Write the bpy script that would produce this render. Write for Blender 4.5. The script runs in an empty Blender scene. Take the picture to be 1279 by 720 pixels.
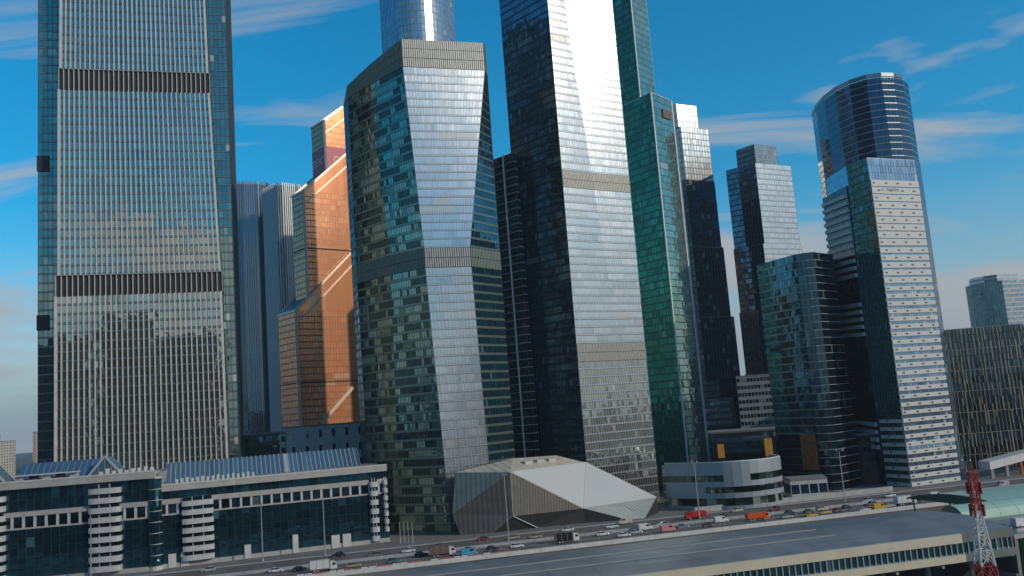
import bpy, bmesh, math, random
from mathutils import Vector, Matrix
R = math.radians
rng = random.Random(7)
S = bpy.context.scene

# ------------------------------------------------------------------ camera
cam = bpy.data.cameras.new('camera')
cam.sensor_width = 36.0
cam.lens = 36.0 * 1094.0 / 1279.0
cam.clip_start = 0.5
cam.clip_end = 30000
cam_o = bpy.data.objects.new('camera', cam)
S.collection.objects.link(cam_o)
cam_o.location = (0, 0, 45)
cam_o.rotation_euler = (Matrix.Rotation(R(90 + 7.96), 3, 'X') @ Matrix.Rotation(R(-4.289), 3, 'Z')).to_euler()
S.camera = cam_o

# ------------------------------------------------------------------ sun, sky
SUN_EL = R(24.0)
sxy = Vector((0.88, -0.475)).normalized()
to_sun = Vector((sxy.x * math.cos(SUN_EL), sxy.y * math.cos(SUN_EL), math.sin(SUN_EL)))
sun = bpy.data.lights.new('sun', 'SUN')
sun.energy = 2.8
sun.angle = R(0.53)
sun.color = (1.0, 0.89, 0.73)
sun_o = bpy.data.objects.new('sun', sun)
S.collection.objects.link(sun_o)
sun_o.rotation_euler = to_sun.to_track_quat('Z', 'Y').to_euler()
sun_o.location = to_sun * 900

world = bpy.data.worlds.new('World')
S.world = world
world.use_nodes = True
nt = world.node_tree
nt.nodes.clear()
def N(kind, **kw):
    n = nt.nodes.new(kind)
    for k, v in kw.items():
        setattr(n, k, v)
    return n
def L(a, b):
    nt.links.new(a, b)
def M(op, a, b=None, c=None, clamp=False):
    n = N('ShaderNodeMath', operation=op, use_clamp=clamp)
    for i, q in enumerate((a, b, c)):
        if q is None:
            continue
        if isinstance(q, (int, float)):
            n.inputs[i].default_value = q
        else:
            L(q, n.inputs[i])
    return n.outputs[0]
sky = N('ShaderNodeTexSky', sky_type='NISHITA', sun_disc=False)
sky.sun_elevation = SUN_EL
sky.sun_rotation = math.atan2(to_sun.x, to_sun.y)
sky.altitude = 300
sky.air_density = 1.0
sky.dust_density = 0.15
sky.ozone_density = 2.0
hsv = N('ShaderNodeHueSaturation')
hsv.inputs['Hue'].default_value = 0.487
hsv.inputs['Saturation'].default_value = 1.65
hsv.inputs['Value'].default_value = 1.22
L(sky.outputs[0], hsv.inputs['Color'])
tc = N('ShaderNodeTexCoord')
sep = N('ShaderNodeSeparateXYZ')
L(tc.outputs['Generated'], sep.inputs[0])
L(M('MULTIPLY_ADD', sep.outputs[2], 5.0, 0.0, clamp=True), hsv.inputs['Fac'])
hz = N('ShaderNodeMix', data_type='RGBA')
L(M('MULTIPLY', M('POWER', 2.71828, M('MULTIPLY', M('ABSOLUTE', sep.outputs[2]), -8.5)), 0.95), hz.inputs[0])
L(hsv.outputs[0], hz.inputs[6]); hz.inputs[7].default_value = (1.35, 2.15, 2.65, 1)
zz = M('ADD', M('MAXIMUM', sep.outputs[2], 0.0), 0.10)
px = M('DIVIDE', sep.outputs[0], zz)
py = M('DIVIDE', sep.outputs[1], zz)
comb = N('ShaderNodeCombineXYZ')
L(px, comb.inputs[0]); L(py, comb.inputs[1])
# thin wisps, drawn out by wind
mp = N('ShaderNodeMapping')
mp.inputs['Rotation'].default_value = (0, 0, R(-24))
mp.inputs['Scale'].default_value = (0.42, 1.25, 1)
mp.inputs['Location'].default_value = (3.1, 1.7, 0)
L(comb.outputs[0], mp.inputs[0])
n1 = N('ShaderNodeTexNoise'); n1.inputs['Scale'].default_value = 1.5
n1.inputs['Detail'].default_value = 9; n1.inputs['Roughness'].default_value = 0.58
n1.inputs['Distortion'].default_value = 0.7
L(mp.outputs[0], n1.inputs['Vector'])
r1 = N('ShaderNodeMapRange'); r1.inputs[1].default_value = 0.565; r1.inputs[2].default_value = 0.74
L(n1.outputs['Fac'], r1.inputs[0])
# low cloud bank that thins out with height
mp2 = N('ShaderNodeMapping'); mp2.inputs['Scale'].default_value = (1.5, 1.5, 6.0)
mp2.inputs['Location'].default_value = (0.62, 0.3, 0.1)
L(tc.outputs['Generated'], mp2.inputs[0])
n2 = N('ShaderNodeTexNoise'); n2.inputs['Scale'].default_value = 1.7
n2.inputs['Detail'].default_value = 8; n2.inputs['Roughness'].default_value = 0.5
L(mp2.outputs[0], n2.inputs['Vector'])
bias = M('MULTIPLY_ADD', sep.outputs[2], -0.85, 0.16)
r2 = N('ShaderNodeMapRange'); r2.inputs[1].default_value = 0.53; r2.inputs[2].default_value = 0.62
L(M('ADD', n2.outputs['Fac'], bias), r2.inputs[0])
# cloud brightness: brighter towards the sun
dp = N('ShaderNodeVectorMath', operation='DOT_PRODUCT')
L(tc.outputs['Generated'], dp.inputs[0]); dp.inputs[1].default_value = to_sun
ddot = M('MAXIMUM', dp.outputs['Value'], 0.0)
cl = M('MAXIMUM', M('MULTIPLY', r1.outputs[0], 0.88), M('MULTIPLY', r2.outputs[0], 0.92), clamp=True)
cl = M('MAXIMUM', cl, M('MULTIPLY', M('POWER', ddot, 7.0), 0.6), clamp=True)
glow = M('MULTIPLY_ADD', M('POWER', M('MAXIMUM', dp.outputs['Value'], 0.0), 2.0), 3.6, 3.7)
cc = N('ShaderNodeCombineColor')
L(M('MULTIPLY', glow, 0.98), cc.inputs[0]); L(glow, cc.inputs[1]); L(M('MULTIPLY', glow, 1.04), cc.inputs[2])
mx = N('ShaderNodeMix', data_type='RGBA')
L(cl, mx.inputs[0]); L(hz.outputs[2], mx.inputs[6]); L(cc.outputs[0], mx.inputs[7])
bg = N('ShaderNodeBackground'); bg.inputs['Strength'].default_value = 0.15
L(mx.outputs[2], bg.inputs['Color'])
wo = N('ShaderNodeOutputWorld'); L(bg.outputs[0], wo.inputs['Surface'])

S.view_settings.view_transform = 'Standard'
S.view_settings.look = 'None'
S.view_settings.gamma = 1.0
S.view_settings.exposure = -0.3
S.render.engine = 'CYCLES'
S.cycles.max_bounces = 6
S.cycles.glossy_bounces = 4
S.cycles.use_denoising = True

# ------------------------------------------------------------------ materials
MAT = {}
class NB:
    def __init__(s, m):
        s.t = m.node_tree; s.b = s.t.nodes['Principled BSDF']
    def n(s, k, **kw):
        q = s.t.nodes.new(k)
        for a, v in kw.items(): setattr(q, a, v)
        return q
    def l(s, a, b): s.t.links.new(a, b)
def newmat(name):
    m = bpy.data.materials.new(name); m.use_nodes = True
    MAT[name] = m
    return m, NB(m)
def plain(name, col, rough=0.6, metal=0.0, var=0.18, scale=0.6, spec=0.5, bump=0.0):
    m, b = newmat(name)
    tcn = b.n('ShaderNodeTexCoord')
    nz = b.n('ShaderNodeTexNoise'); nz.inputs['Scale'].default_value = scale
    nz.inputs['Detail'].default_value = 7; nz.inputs['Roughness'].default_value = 0.65
    b.l(tcn.outputs['Object'], nz.inputs['Vector'])
    mr = b.n('ShaderNodeMapRange'); mr.inputs[1].default_value = 0.25; mr.inputs[2].default_value = 0.75
    mr.inputs[3].default_value = 1 - var; mr.inputs[4].default_value = 1 + var
    b.l(nz.outputs['Fac'], mr.inputs[0])
    mu = b.n('ShaderNodeMix', data_type='RGBA', blend_type='MULTIPLY'); mu.inputs[0].default_value = 1
    mu.inputs[6].default_value = (*col, 1)
    b.l(mr.outputs[0], mu.inputs[7])
    b.l(mu.outputs[2], b.b.inputs['Base Color'])
    b.b.inputs['Roughness'].default_value = rough
    b.b.inputs['Metallic'].default_value = metal
    b.b.inputs['Specular IOR Level'].default_value = spec
    if bump:
        bp = b.n('ShaderNodeBump'); bp.inputs['Strength'].default_value = bump
        b.l(nz.outputs['Fac'], bp.inputs['Height']); b.l(bp.outputs[0], b.b.inputs['Normal'])
    return m
def glass(name, tint, dark, darkfrac=0.3, rough=0.03, metal=0.9, blind=(0.5, 0.5, 0.46), blindfrac=0.06, wob=0.02, wscale=0.35):
    """coated curtain-wall glass: every pane carries its own value in the 'rnd' face attribute"""
    m, b = newmat(name)
    at = b.n('ShaderNodeAttribute', attribute_name='rnd')
    cr = b.n('ShaderNodeValToRGB')
    e = cr.color_ramp.elements
    e[0].position = 0.0; e[0].color = (*dark, 1)
    e[1].position = 1.0; e[1].color = (*tint, 1)
    a = e.new(max(darkfrac - 0.12, 0.01)); a.color = (*[d * 1.25 for d in dark], 1)
    a = e.new(min(darkfrac + 0.12, 0.95)); a.color = (*[t * 0.82 for t in tint], 1)
    b.l(at.outputs['Fac'], cr.inputs[0])
    b.l(cr.outputs[0], b.b.inputs['Base Color'])
    gt = b.n('ShaderNodeMath', operation='GREATER_THAN'); gt.inputs[1].default_value = 1 - blindfrac
    b.l(at.outputs['Fac'], gt.inputs[0])
    bl = b.n('ShaderNodeMix', data_type='RGBA'); b.l(gt.outputs[0], bl.inputs[0])
    b.l(cr.outputs[0], bl.inputs[6]); bl.inputs[7].default_value = (*blind, 1)
    b.l(bl.outputs[2], b.b.inputs['Base Color'])
    mm = b.n('ShaderNodeMapRange'); mm.inputs[3].default_value = metal; mm.inputs[4].default_value = metal * 0.55
    b.l(gt.outputs[0], mm.inputs[0]); b.l(mm.outputs[0], b.b.inputs['Metallic'])
    b.b.inputs['Roughness'].default_value = rough
    tcn = b.n('ShaderNodeTexCoord')
    nz = b.n('ShaderNodeTexNoise'); nz.inputs['Scale'].default_value = wscale; nz.inputs['Detail'].default_value = 2
    b.l(tcn.outputs['Object'], nz.inputs['Vector'])
    bp = b.n('ShaderNodeBump'); bp.inputs['Strength'].default_value = 1.0; bp.inputs['Distance'].default_value = wob
    b.l(nz.outputs['Fac'], bp.inputs['Height']); b.l(bp.outputs[0], b.b.inputs['Normal'])
    return m

glass('glass_grey', (0.42, 0.43, 0.38), (0.28, 0.30, 0.27), 0.35, blindfrac=0.012)
glass('glass_flank_green', (0.27, 0.34, 0.29), (0.16, 0.22, 0.20), 0.4, blindfrac=0.02)
glass('glass_green', (0.29, 0.40, 0.32), (0.04, 0.07, 0.062), 0.5, blind=(.36, .40, .33), blindfrac=0.10)
glass('glass_silver', (0.52, 0.55, 0.56), (0.35, 0.40, 0.42), 0.25, rough=0.21, blindfrac=0.04)
glass('glass_emerald_lit', (0.40, 0.56, 0.42), (0.22, 0.36, 0.26), 0.35, blindfrac=0.02)  # paler copy of the emerald glass for the lit faces
glass('glass_deep', (0.045, 0.11, 0.16), (0.03, 0.08, 0.12), 0.35, blind=(.07, .14, .18), blindfrac=0.02)
glass('glass_flank_shade', (0.17, 0.27, 0.35), (0.08, 0.14, 0.19), 0.4, blind=(.2, .28, .33), blindfrac=0.05)  # darker copy of the silver glass for the face turned from the sun
glass('glass_emerald', (0.02, 0.23, 0.14), (0.01, 0.11, 0.07), 0.35, blind=(.08, .38, .26), blindfrac=0.06)
glass('glass_navy', (0.11, 0.20, 0.26), (0.05, 0.10, 0.14), 0.35, blind=(.2, .26, .28), blindfrac=0.04)
glass('glass_black', (0.06, 0.11, 0.13), (0.03, 0.06, 0.075), 0.4, blind=(.12, .16, .17), blindfrac=0.03)
glass('glass_teal', (0.06, 0.20, 0.25), (0.035, 0.12, 0.16), 0.5, blind=(.08, .2, .24), blindfrac=0.02)
glass('glass_blue', (0.30, 0.42, 0.52), (0.16, 0.25, 0.34), 0.3, blindfrac=0.04)
glass('glass_copper', (0.98, 0.40, 0.18), (0.76, 0.28, 0.12), 0.3, rough=0.17, metal=0.42, blind=(.75, .45, .26), blindfrac=0.03)
glass('glass_roof', (0.14, 0.27, 0.37), (0.09, 0.19, 0.28), 0.3, rough=0.2, metal=0.6, blindfrac=0.02)
plain('spandrel_green', (0.19, 0.26, 0.22), 0.18, 0.6)
plain('spandrel_grey', (0.20, 0.23, 0.235), 0.2, 0.6)
plain('spandrel_silver', (0.40, 0.43, 0.44), 0.2, 0.6)
plain('spandrel_dark', (0.035, 0.05, 0.058), 0.25, 0.4)
plain('spandrel_emerald', (0.02, 0.13, 0.09), 0.2, 0.5)
plain('mullion_dark', (0.06, 0.075, 0.08), 0.45, 0.4)
plain('mullion_light', (0.42, 0.44, 0.44), 0.4, 0.3)
plain('mullion_green', (0.10, 0.22, 0.18), 0.4, 0.4)
plain('mullion_copper', (0.33, 0.16, 0.09), 0.4, 0.6)
plain('fin_cream', (0.55, 0.53, 0.48), 0.45, 0.1, scale=0.2)
plain('louvre_brown', (0.020, 0.014, 0.012), 0.6)
plain('louvre_lit', (0.36, 0.37, 0.35), 0.5, 0.3)  # lit-side copy of the green louvre colour
plain('louvre_green', (0.20, 0.235, 0.19), 0.5, 0.3)
plain('louvre_tan', (0.30, 0.29, 0.26), 0.5, 0.3)
plain('white_panel', (0.50, 0.495, 0.465), 0.5, scale=0.3, var=0.08)
plain('white_trim', (0.62, 0.62, 0.60), 0.5)
plain('copper_trim', (0.62, 0.48, 0.38), 0.4, 0.4)
plain('sign_red', (0.42, 0.02, 0.045), 0.4)
plain('letter_pale', (0.8, 0.6, 0.6), 0.5)
plain('letter_blue', (0.10, 0.17, 0.26), 0.5)
plain('rib_grey', (0.27, 0.28, 0.29), 0.35, 0.4, scale=0.15)
plain('concrete', (0.36, 0.345, 0.32), 0.85, scale=0.35, bump=0.1)
plain('concrete_cool', (0.40, 0.42, 0.435), 0.8, scale=0.2)
plain('concrete_grey', (0.27, 0.275, 0.275), 0.85, scale=0.25, bump=0.1)
plain('concrete_pale', (0.50, 0.485, 0.45), 0.8, scale=0.35)
plain('balcony_white', (0.44, 0.44, 0.43), 0.6, scale=0.5)
plain('roof_gravel', (0.20, 0.195, 0.185), 0.95, scale=1.2, var=0.3)
plain('roof_white', (0.44, 0.44, 0.43), 0.6, scale=0.06, var=0.05)
plain('roof_tan', (0.44, 0.38, 0.30), 0.7, scale=0.3, var=0.25)
plain('clad_brown', (0.22, 0.195, 0.165), 0.45, 0.2, scale=0.3)
plain('clad_brown_dark', (0.12, 0.112, 0.105), 0.45, 0.25, scale=0.3)
plain('clad_green_grey', (0.17, 0.185, 0.17), 0.4, 0.3, scale=0.3)
plain('clad_cream', (0.42, 0.41, 0.36), 0.5, scale=0.3)
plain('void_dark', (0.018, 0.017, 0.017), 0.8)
plain('cool_grey_panel', (0.30, 0.325, 0.345), 0.4, 0.25, scale=0.2, var=0.1)
plain('orange_panel', (0.72, 0.30, 0.02), 0.5)
plain('orange_banner', (0.34, 0.10, 0.025), 0.5, var=0.45, scale=0.5)
plain('station_cream', (0.52, 0.47, 0.35), 0.6, scale=0.15, var=0.12)
plain('station_roof', (0.185, 0.185, 0.185), 0.5, 0.1, scale=0.06, var=0.42)
plain('station_rib', (0.17, 0.18, 0.19), 0.4, 0.5)
plain('green_canopy', (0.33, 0.48, 0.37), 0.4, scale=0.08, var=0.1)
plain('green_dark', (0.02, 0.09, 0.05), 0.6, var=0.4, scale=1.0)
plain('mast_red', (0.34, 0.035, 0.03), 0.5)
plain('mast_white', (0.58, 0.57, 0.55), 0.5)
plain('pole_grey', (0.42, 0.43, 0.43), 0.4, 0.5)
plain('barrier_red', (0.42, 0.06, 0.05), 0.6)
plain('barrier_white', (0.55, 0.54, 0.52), 0.7)
plain('tan_stone', (0.27, 0.225, 0.155), 0.5, 0.1, scale=0.12, var=0.5)
plain('brick_brown', (0.16, 0.11, 0.085), 0.85, scale=0.3)
plain('cream_plaster', (0.52, 0.46, 0.37), 0.85, scale=0.2)
plain('pink_plaster', (0.42, 0.32, 0.28), 0.85, scale=0.2)
plain('tyre', (0.015, 0.015, 0.015), 0.8)
plain('car_glass', (0.02, 0.025, 0.03), 0.08, 0.3)
plain('lamp_glass', (0.6, 0.58, 0.5), 0.2)
plain('tail_red', (0.4, 0.02, 0.02), 0.3)
plain('bare_wood', (0.10, 0.085, 0.07), 0.9)
plain('ballast', (0.16, 0.145, 0.13), 0.95, scale=2.5, var=0.35, bump=0.3)
plain('paving', (0.17, 0.155, 0.14), 0.9, scale=0.5, var=0.25)
for nme, c in dict(white=(.62, .62, .61), black=(.018, .018, .02), silver=(.36, .37, .38), navy=(.03, .05, .09), yellow=(.62, .36, .03),
                   maroon=(.13, .02, .025), tan=(.36, .29, .20), blue=(.05, .32, .48), bluegrey=(.14, .20, .25), orange=(.62, .10, .015),
                   red=(.45, .02, .02), pink=(.58, .22, .20), brown=(.16, .10, .07), grey=(.16, .16, .165)).items():
    plain('paint_' + nme, c, 0.28, 0.1, var=0.05)

# asphalt with worn lanes
m, b = newmat('asphalt')
tcn = b.n('ShaderNodeTexCoord')
mpn = b.n('ShaderNodeMapping'); mpn.inputs['Rotation'].default_value = (0, 0, R(-14.3)); mpn.inputs['Scale'].default_value = (0.02, 0.55, 1)
b.l(tcn.outputs['Object'], mpn.inputs[0])
na = b.n('ShaderNodeTexNoise'); na.inputs['Scale'].default_value = 1.0; na.inputs['Detail'].default_value = 5
b.l(mpn.outputs[0], na.inputs['Vector'])
nb2 = b.n('ShaderNodeTexNoise'); nb2.inputs['Scale'].default_value = 0.5; nb2.inputs['Detail'].default_value = 9
b.l(tcn.outputs['Object'], nb2.inputs['Vector'])
mxa = b.n('ShaderNodeMix'); mxa.inputs[0].default_value = 0.4
b.l(na.outputs['Fac'], mxa.inputs[2]); b.l(nb2.outputs['Fac'], mxa.inputs[3])
cra = b.n('ShaderNodeValToRGB')
cra.color_ramp.elements[0].position = 0.3; cra.color_ramp.elements[0].color = (.080, .066, .053, 1)
cra.color_ramp.elements[1].position = 0.7; cra.color_ramp.elements[1].color = (.165, .138, .112, 1)
b.l(mxa.outputs[0], cra.inputs[0]); b.l(cra.outputs[0], b.b.inputs['Base Color'])
b.b.inputs['Roughness'].default_value = 0.85
# ground
m, b = newmat('earth')
tcn = b.n('ShaderNodeTexCoord')
na = b.n('ShaderNodeTexNoise'); na.inputs['Scale'].default_value = 0.03; na.inputs['Detail'].default_value = 10
b.l(tcn.outputs['Object'], na.inputs['Vector'])
cra = b.n('ShaderNodeValToRGB')
cra.color_ramp.elements[0].position = 0.35; cra.color_ramp.elements[0].color = (.055, .055, .040, 1)
cra.color_ramp.elements[1].position = 0.68; cra.color_ramp.elements[1].color = (.14, .125, .105, 1)
b.l(na.outputs['Fac'], cra.inputs[0]); b.l(cra.outputs[0], b.b.inputs['Base Color'])
b.b.inputs['Roughness'].default_value = 0.95

# ------------------------------------------------------------------ object helpers
ORG = {}
COL = S.collection
def thing(name, label, cat, loc=(0, 0, 0), group=None):
    o = bpy.data.objects.new(name, None)
    COL.objects.link(o)
    o.location = loc
    o.empty_display_size = 1
    ORG[o] = Vector(loc)
    tag(o, label, cat, group)
    return o
def tag(o, label=None, cat=None, group=None, kind=None):
    if label: o['label'] = label
    if cat: o['category'] = cat
    if group: o['group'] = group
    if kind: o['kind'] = kind
    return o
class MB:
    """collects shapes; build() links them as ONE mesh object"""
    def __init__(s):
        s.v = []; s.f = []; s.r = []; s.m = []
    def poly(s, pts, rnd=0.5, mi=0):
        i = len(s.v); s.v.extend([tuple(p) for p in pts]); s.f.append(tuple(range(i, i + len(pts)))); s.r.append(rnd); s.m.append(mi)
    def hexa(s, b, t, rnd=0.5, mi=0):
        """b, t: four bottom and four top points, counter-clockwise from above"""
        i = len(s.v); s.v.extend([tuple(p) for p in b]); s.v.extend([tuple(p) for p in t])
        for q in ((3, 2, 1, 0), (4, 5, 6, 7), (0, 1, 5, 4), (1, 2, 6, 5), (2, 3, 7, 6), (3, 0, 4, 7)):
            s.f.append(tuple(i + k for k in q)); s.r.append(rnd); s.m.append(mi)
    def box(s, c, sx, sy, sz, ang=0.0, rnd=0.5, mi=0):
        """c: centre of the bottom face"""
        ca, sa = math.cos(ang), math.sin(ang)
        q = [(-sx / 2, -sy / 2), (sx / 2, -sy / 2), (sx / 2, sy / 2), (-sx / 2, sy / 2)]
        pts = [(c[0] + x * ca - y * sa, c[1] + x * sa + y * ca) for x, y in q]
        s.hexa([(x, y, c[2]) for x, y in pts], [(x, y, c[2] + sz) for x, y in pts], rnd, mi)
    def prism(s, foot, z0, z1, rnd=0.5, mi=0, top=True):
        n = len(foot); i = len(s.v)
        s.v.extend([(x, y, z0) for x, y in foot]); s.v.extend([(x, y, z1) for x, y in foot])
        for k in range(n):
            l = (k + 1) % n
            s.f.append((i + k, i + l, i + n + l, i + n + k)); s.r.append(rnd); s.m.append(mi)
        if top:
            s.f.append(tuple(i + n + k for k in range(n))); s.r.append(rnd); s.m.append(mi)
            s.f.append(tuple(i + k for k in reversed(range(n)))); s.r.append(rnd); s.m.append(mi)
    def bar(s, a, c, w, d=None, rnd=0.5, mi=0, up=None):
        """square bar from a to c"""
        a = Vector(a); c = Vector(c); d = d or w
        ax = (c - a).normalized()
        u = Vector(up) if up else (Vector((0, 0, 1)) if abs(ax.z) < 0.9 else Vector((0, 1, 0)))
        x = ax.cross(u).normalized(); y = x.cross(ax).normalized()
        def ring(p): return [p - x * w / 2 - y * d / 2, p + x * w / 2 - y * d / 2, p + x * w / 2 + y * d / 2, p - x * w / 2 + y * d / 2]
        s.hexa(ring(a), ring(c), rnd, mi)
    def tube(s, a, c, r0, r1=None, n=8, mi=0):
        a = Vector(a); c = Vector(c); r1 = r0 if r1 is None else r1
        ax = (c - a).normalized()
        u = Vector((0, 0, 1)) if abs(ax.z) < 0.9 else Vector((1, 0, 0))
        x = ax.cross(u).normalized(); y = ax.cross(x).normalized()
        i = len(s.v)
        for p, r in ((a, r0), (c, r1)):
            for k in range(n):
                t = 2 * math.pi * k / n
                s.v.append(tuple(p + x * r * math.cos(t) + y * r * math.sin(t)))
        for k in range(n):
            l = (k + 1) % n
            s.f.append((i + k, i + l, i + n + l, i + n + k)); s.r.append(.5); s.m.append(mi)
        s.f.append(tuple(i + k for k in reversed(range(n)))); s.r.append(.5); s.m.append(mi)
        s.f.append(tuple(i + n + k for k in range(n))); s.r.append(.5); s.m.append(mi)
    def build(s, name, mats, parent=None, kind=None, smooth=False, label=None):
        if not s.f: return None
        o0 = ORG.get(parent, Vector((0, 0, 0)))
        me = bpy.data.meshes.new(name)
        me.from_pydata([(x - o0.x, y - o0.y, z - o0.z) for x, y, z in s.v], [], s.f)
        for mn in ([mats] if isinstance(mats, str) else mats): me.materials.append(MAT[mn])
        at = me.attributes.new('rnd', 'FLOAT', 'FACE'); at.data.foreach_set('value', s.r)
        me.polygons.foreach_set('material_index', s.m)
        if smooth: me.polygons.foreach_set('use_smooth', [True] * len(s.f))
        me.update()
        o = bpy.data.objects.new(name, me); COL.objects.link(o)
        if parent: o.parent = parent
        ORG[o] = o0
        if kind: o['kind'] = kind
        if label: o['label'] = label
        return o
def rebase(o, label, cat, group=None):
    """a top-level thing that is a single mesh: origin at its base"""
    me = o.data
    xs = [v.co.x for v in me.vertices]; ys = [v.co.y for v in me.vertices]; zs = [v.co.z for v in me.vertices]
    c = Vector(((min(xs) + max(xs)) / 2, (min(ys) + max(ys)) / 2, min(zs)))
    me.transform(Matrix.Translation(-c)); o.location = c
    return tag(o, label, cat, group)

def lerp(a, c, t): return a + (c - a) * t
class Patch:
    """bilinear facade patch: bottom-left, bottom-right, top-right, top-left as seen from outside"""
    def __init__(s, bl, br, tr, tl):
        s.bl, s.br, s.tr, s.tl = map(Vector, (bl, br, tr, tl))
        s.n = ((s.br - s.bl) + (s.tr - s.tl)).cross((s.tl - s.bl) + (s.tr - s.br)).normalized()
        s.w = max((s.br - s.bl).length, (s.tr - s.tl).length); s.h = ((s.tl - s.bl).length + (s.tr - s.br).length) / 2
    def p(s, u, v, out=0.0):
        return lerp(lerp(s.bl, s.br, u), lerp(s.tl, s.tr, u), v) + s.n * out
def panel(mb, P, u0, u1, v0, v1, out=0.06, tilt=0.0, rnd=0.5, mi=0, thick=None):
    w = P.w * (u1 - u0); h = P.h * (v1 - v0)
    a = rng.gauss(0, tilt) * w; c = rng.gauss(0, tilt) * h
    if tilt: out = out + abs(a) / 2 + abs(c) / 2
    q = [P.p(u0, v0, out - a / 2 - c / 2), P.p(u1, v0, out + a / 2 - c / 2), P.p(u1, v1, out + a / 2 + c / 2), P.p(u0, v1, out - a / 2 + c / 2)]
    mb.poly(q, rnd, mi)
def slab(mb, P, u0, u1, v0, v1, o0, o1, mi=0, rnd=.5):
    """solid piece standing proud of the patch between offsets o0 and o1"""
    mb.hexa([P.p(u0, v0, o1), P.p(u1, v0, o1), P.p(u1, v0, o0), P.p(u0, v0, o0)],
            [P.p(u0, v1, o1), P.p(u1, v1, o1), P.p(u1, v1, o0), P.p(u0, v1, o0)], rnd, mi)

def facade(root, corners, g='glass_grey', sp='spandrel_grey', mu='mullion_dark', fh=3.6, cw=1.6, spf=0.26, tilt=0.006,
           mw=0.12, md=0.12, hb=0.0, hw=0.25, every=1, rows=False, louvres=(), back='spandrel_dark', name='facade', crown=0, lmat='louvre_tan', wallmat=None, clump=0.0, bandrows=False):
    """one face of a tower: wall > window_row / window_panes, spandrels, mullions, floor_band"""
    P = Patch(*corners)
    nf = max(1, round(P.h / fh)); nc = max(1, round(P.w / cw))
    bw = MB(); ga, gb = (min(nc, 12), min(nf, 24)) if abs((P.tr - P.tl - P.br + P.bl).dot(P.n)) + (P.tr - P.tl - P.br + P.bl).length > .5 else (1, 1)
    for i in range(ga):
        for j in range(gb): bw.poly([P.p(i / ga, j / gb, -.12), P.p((i + 1) / ga, j / gb, -.12), P.p((i + 1) / ga, (j + 1) / gb, -.12), P.p(i / ga, (j + 1) / gb, -.12)])
    wall = bw.build(name, wallmat or back, root)
    gl = MB(); sm = MB(); lo = MB()
    gu = min(0.06, 0.06 / cw * 1.6)
    lv = set()
    for a, c in louvres: lv.update(range(a, c))
    for j in range(nf):
        v0, v1 = j / nf, (j + 1) / nf
        if j in lv or j >= nf - crown:
            for i in range(nc):
                slab(lo, P, (i + .2) / nc, (i + .8) / nc, v0 + .03 / nf, v1 - .03 / nf, 0.02, 0.22)
            continue
        run = rng.random()
        for i in range(nc):
            if clump and rng.random() > clump: run = rng.random()
            r = run if clump else rng.random()
            panel(gl, P, (i + gu) / nc, (i + 1 - gu) / nc, v0 + spf / nf, v1 - 0.03 / nf, 0.05, tilt, r)
        if spf > 0.05:
            k = 4 if nc > 8 else 1
            for i in range(0, nc, k):
                panel(sm, P, (i + gu) / nc, (min(i + k, nc) - gu) / nc, v0 + 0.02 / nf, v0 + (spf - .02) / nf, 0.04, tilt * .5, rng.random())
        if rows and gl.f:
            gl.build('window_row', g, wall); gl = MB()
        if hb:
            slab(sm if not bandrows else lo, P, 0, 1, v0, v0 + hw / P.h, 0.01, hb)
            if bandrows:
                lo.build('floor_band', mu, wall); lo = MB()
    if gl.f: gl.build('window_panes', g, wall, 'stuff')
    if sm.f: sm.build('spandrel_panels', sp if not hb or bandrows else mu, wall, 'stuff')
    if lo.f: lo.build('louvre_screen', lmat, wall, 'stuff')
    mm = MB()
    if mw:
        for i in range(0, nc + 1, every):
            u = i / nc; hu = mw / P.w / 2
            slab(mm, P, max(0, u - hu), min(1, u + hu), 0, 1, 0.02, md + .05)
        mm.build('mullions', mu, wall, 'stuff')
    return wall, P
def ring_faces(rings):
    """rings: list of rings (bottom to top), each a ccw list of xyz; yields (k, level, corners)"""
    n = len(rings[0])
    for lv in range(len(rings) - 1):
        for k in range(n):
            l = (k + 1) % n
            yield k, lv, (rings[lv][k], rings[lv][l], rings[lv + 1][l], rings[lv + 1][k])
def roof_cap(root, ring, mat='roof_gravel', par=1.2, plant=True, pmat='concrete_grey'):
    mb = MB(); mb.poly([(x, y, z - par) for x, y, z in ring]); rf = mb.build('roof', mat, root)
    c = Vector((0, 0, 0))
    for p in ring: c += Vector(p)
    c /= len(ring)
    pb = MB()
    n = len(ring)
    for k in range(n):
        a, d = Vector(ring[k]), Vector(ring[(k + 1) % n])
        ia, idd = lerp(a, c, .03), lerp(d, c, .03)
        ia.z, idd.z = a.z, d.z
        dz = Vector((0, 0, par + .3))
        pb.hexa([a - dz, d - dz, idd - dz, ia - dz], [a + Vector((0, 0, .05)), d + Vector((0, 0, .05)), idd + Vector((0, 0, .05)), ia + Vector((0, 0, .05))])
    pb.build('parapet', pmat, root)
    if plant:
        q = MB(); q.box((c.x, c.y, min(p[2] for p in ring) - par), 6, 5, par * .9, .3); q.build('roof_plant', 'concrete_grey', rf)
def tower(name, label, foot, z0, z1, styles, default, roofkw=None, group=None, cat='tower', corner_trim=None):
    c = Vector((sum(p[0] for p in foot) / len(foot), sum(p[1] for p in foot) / len(foot), 0))
    root = thing(name, label, cat, (c.x, c.y, 0), group)
    add_block(root, foot, z0, z1, styles, default, roofkw, corner_trim)
    return root
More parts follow.
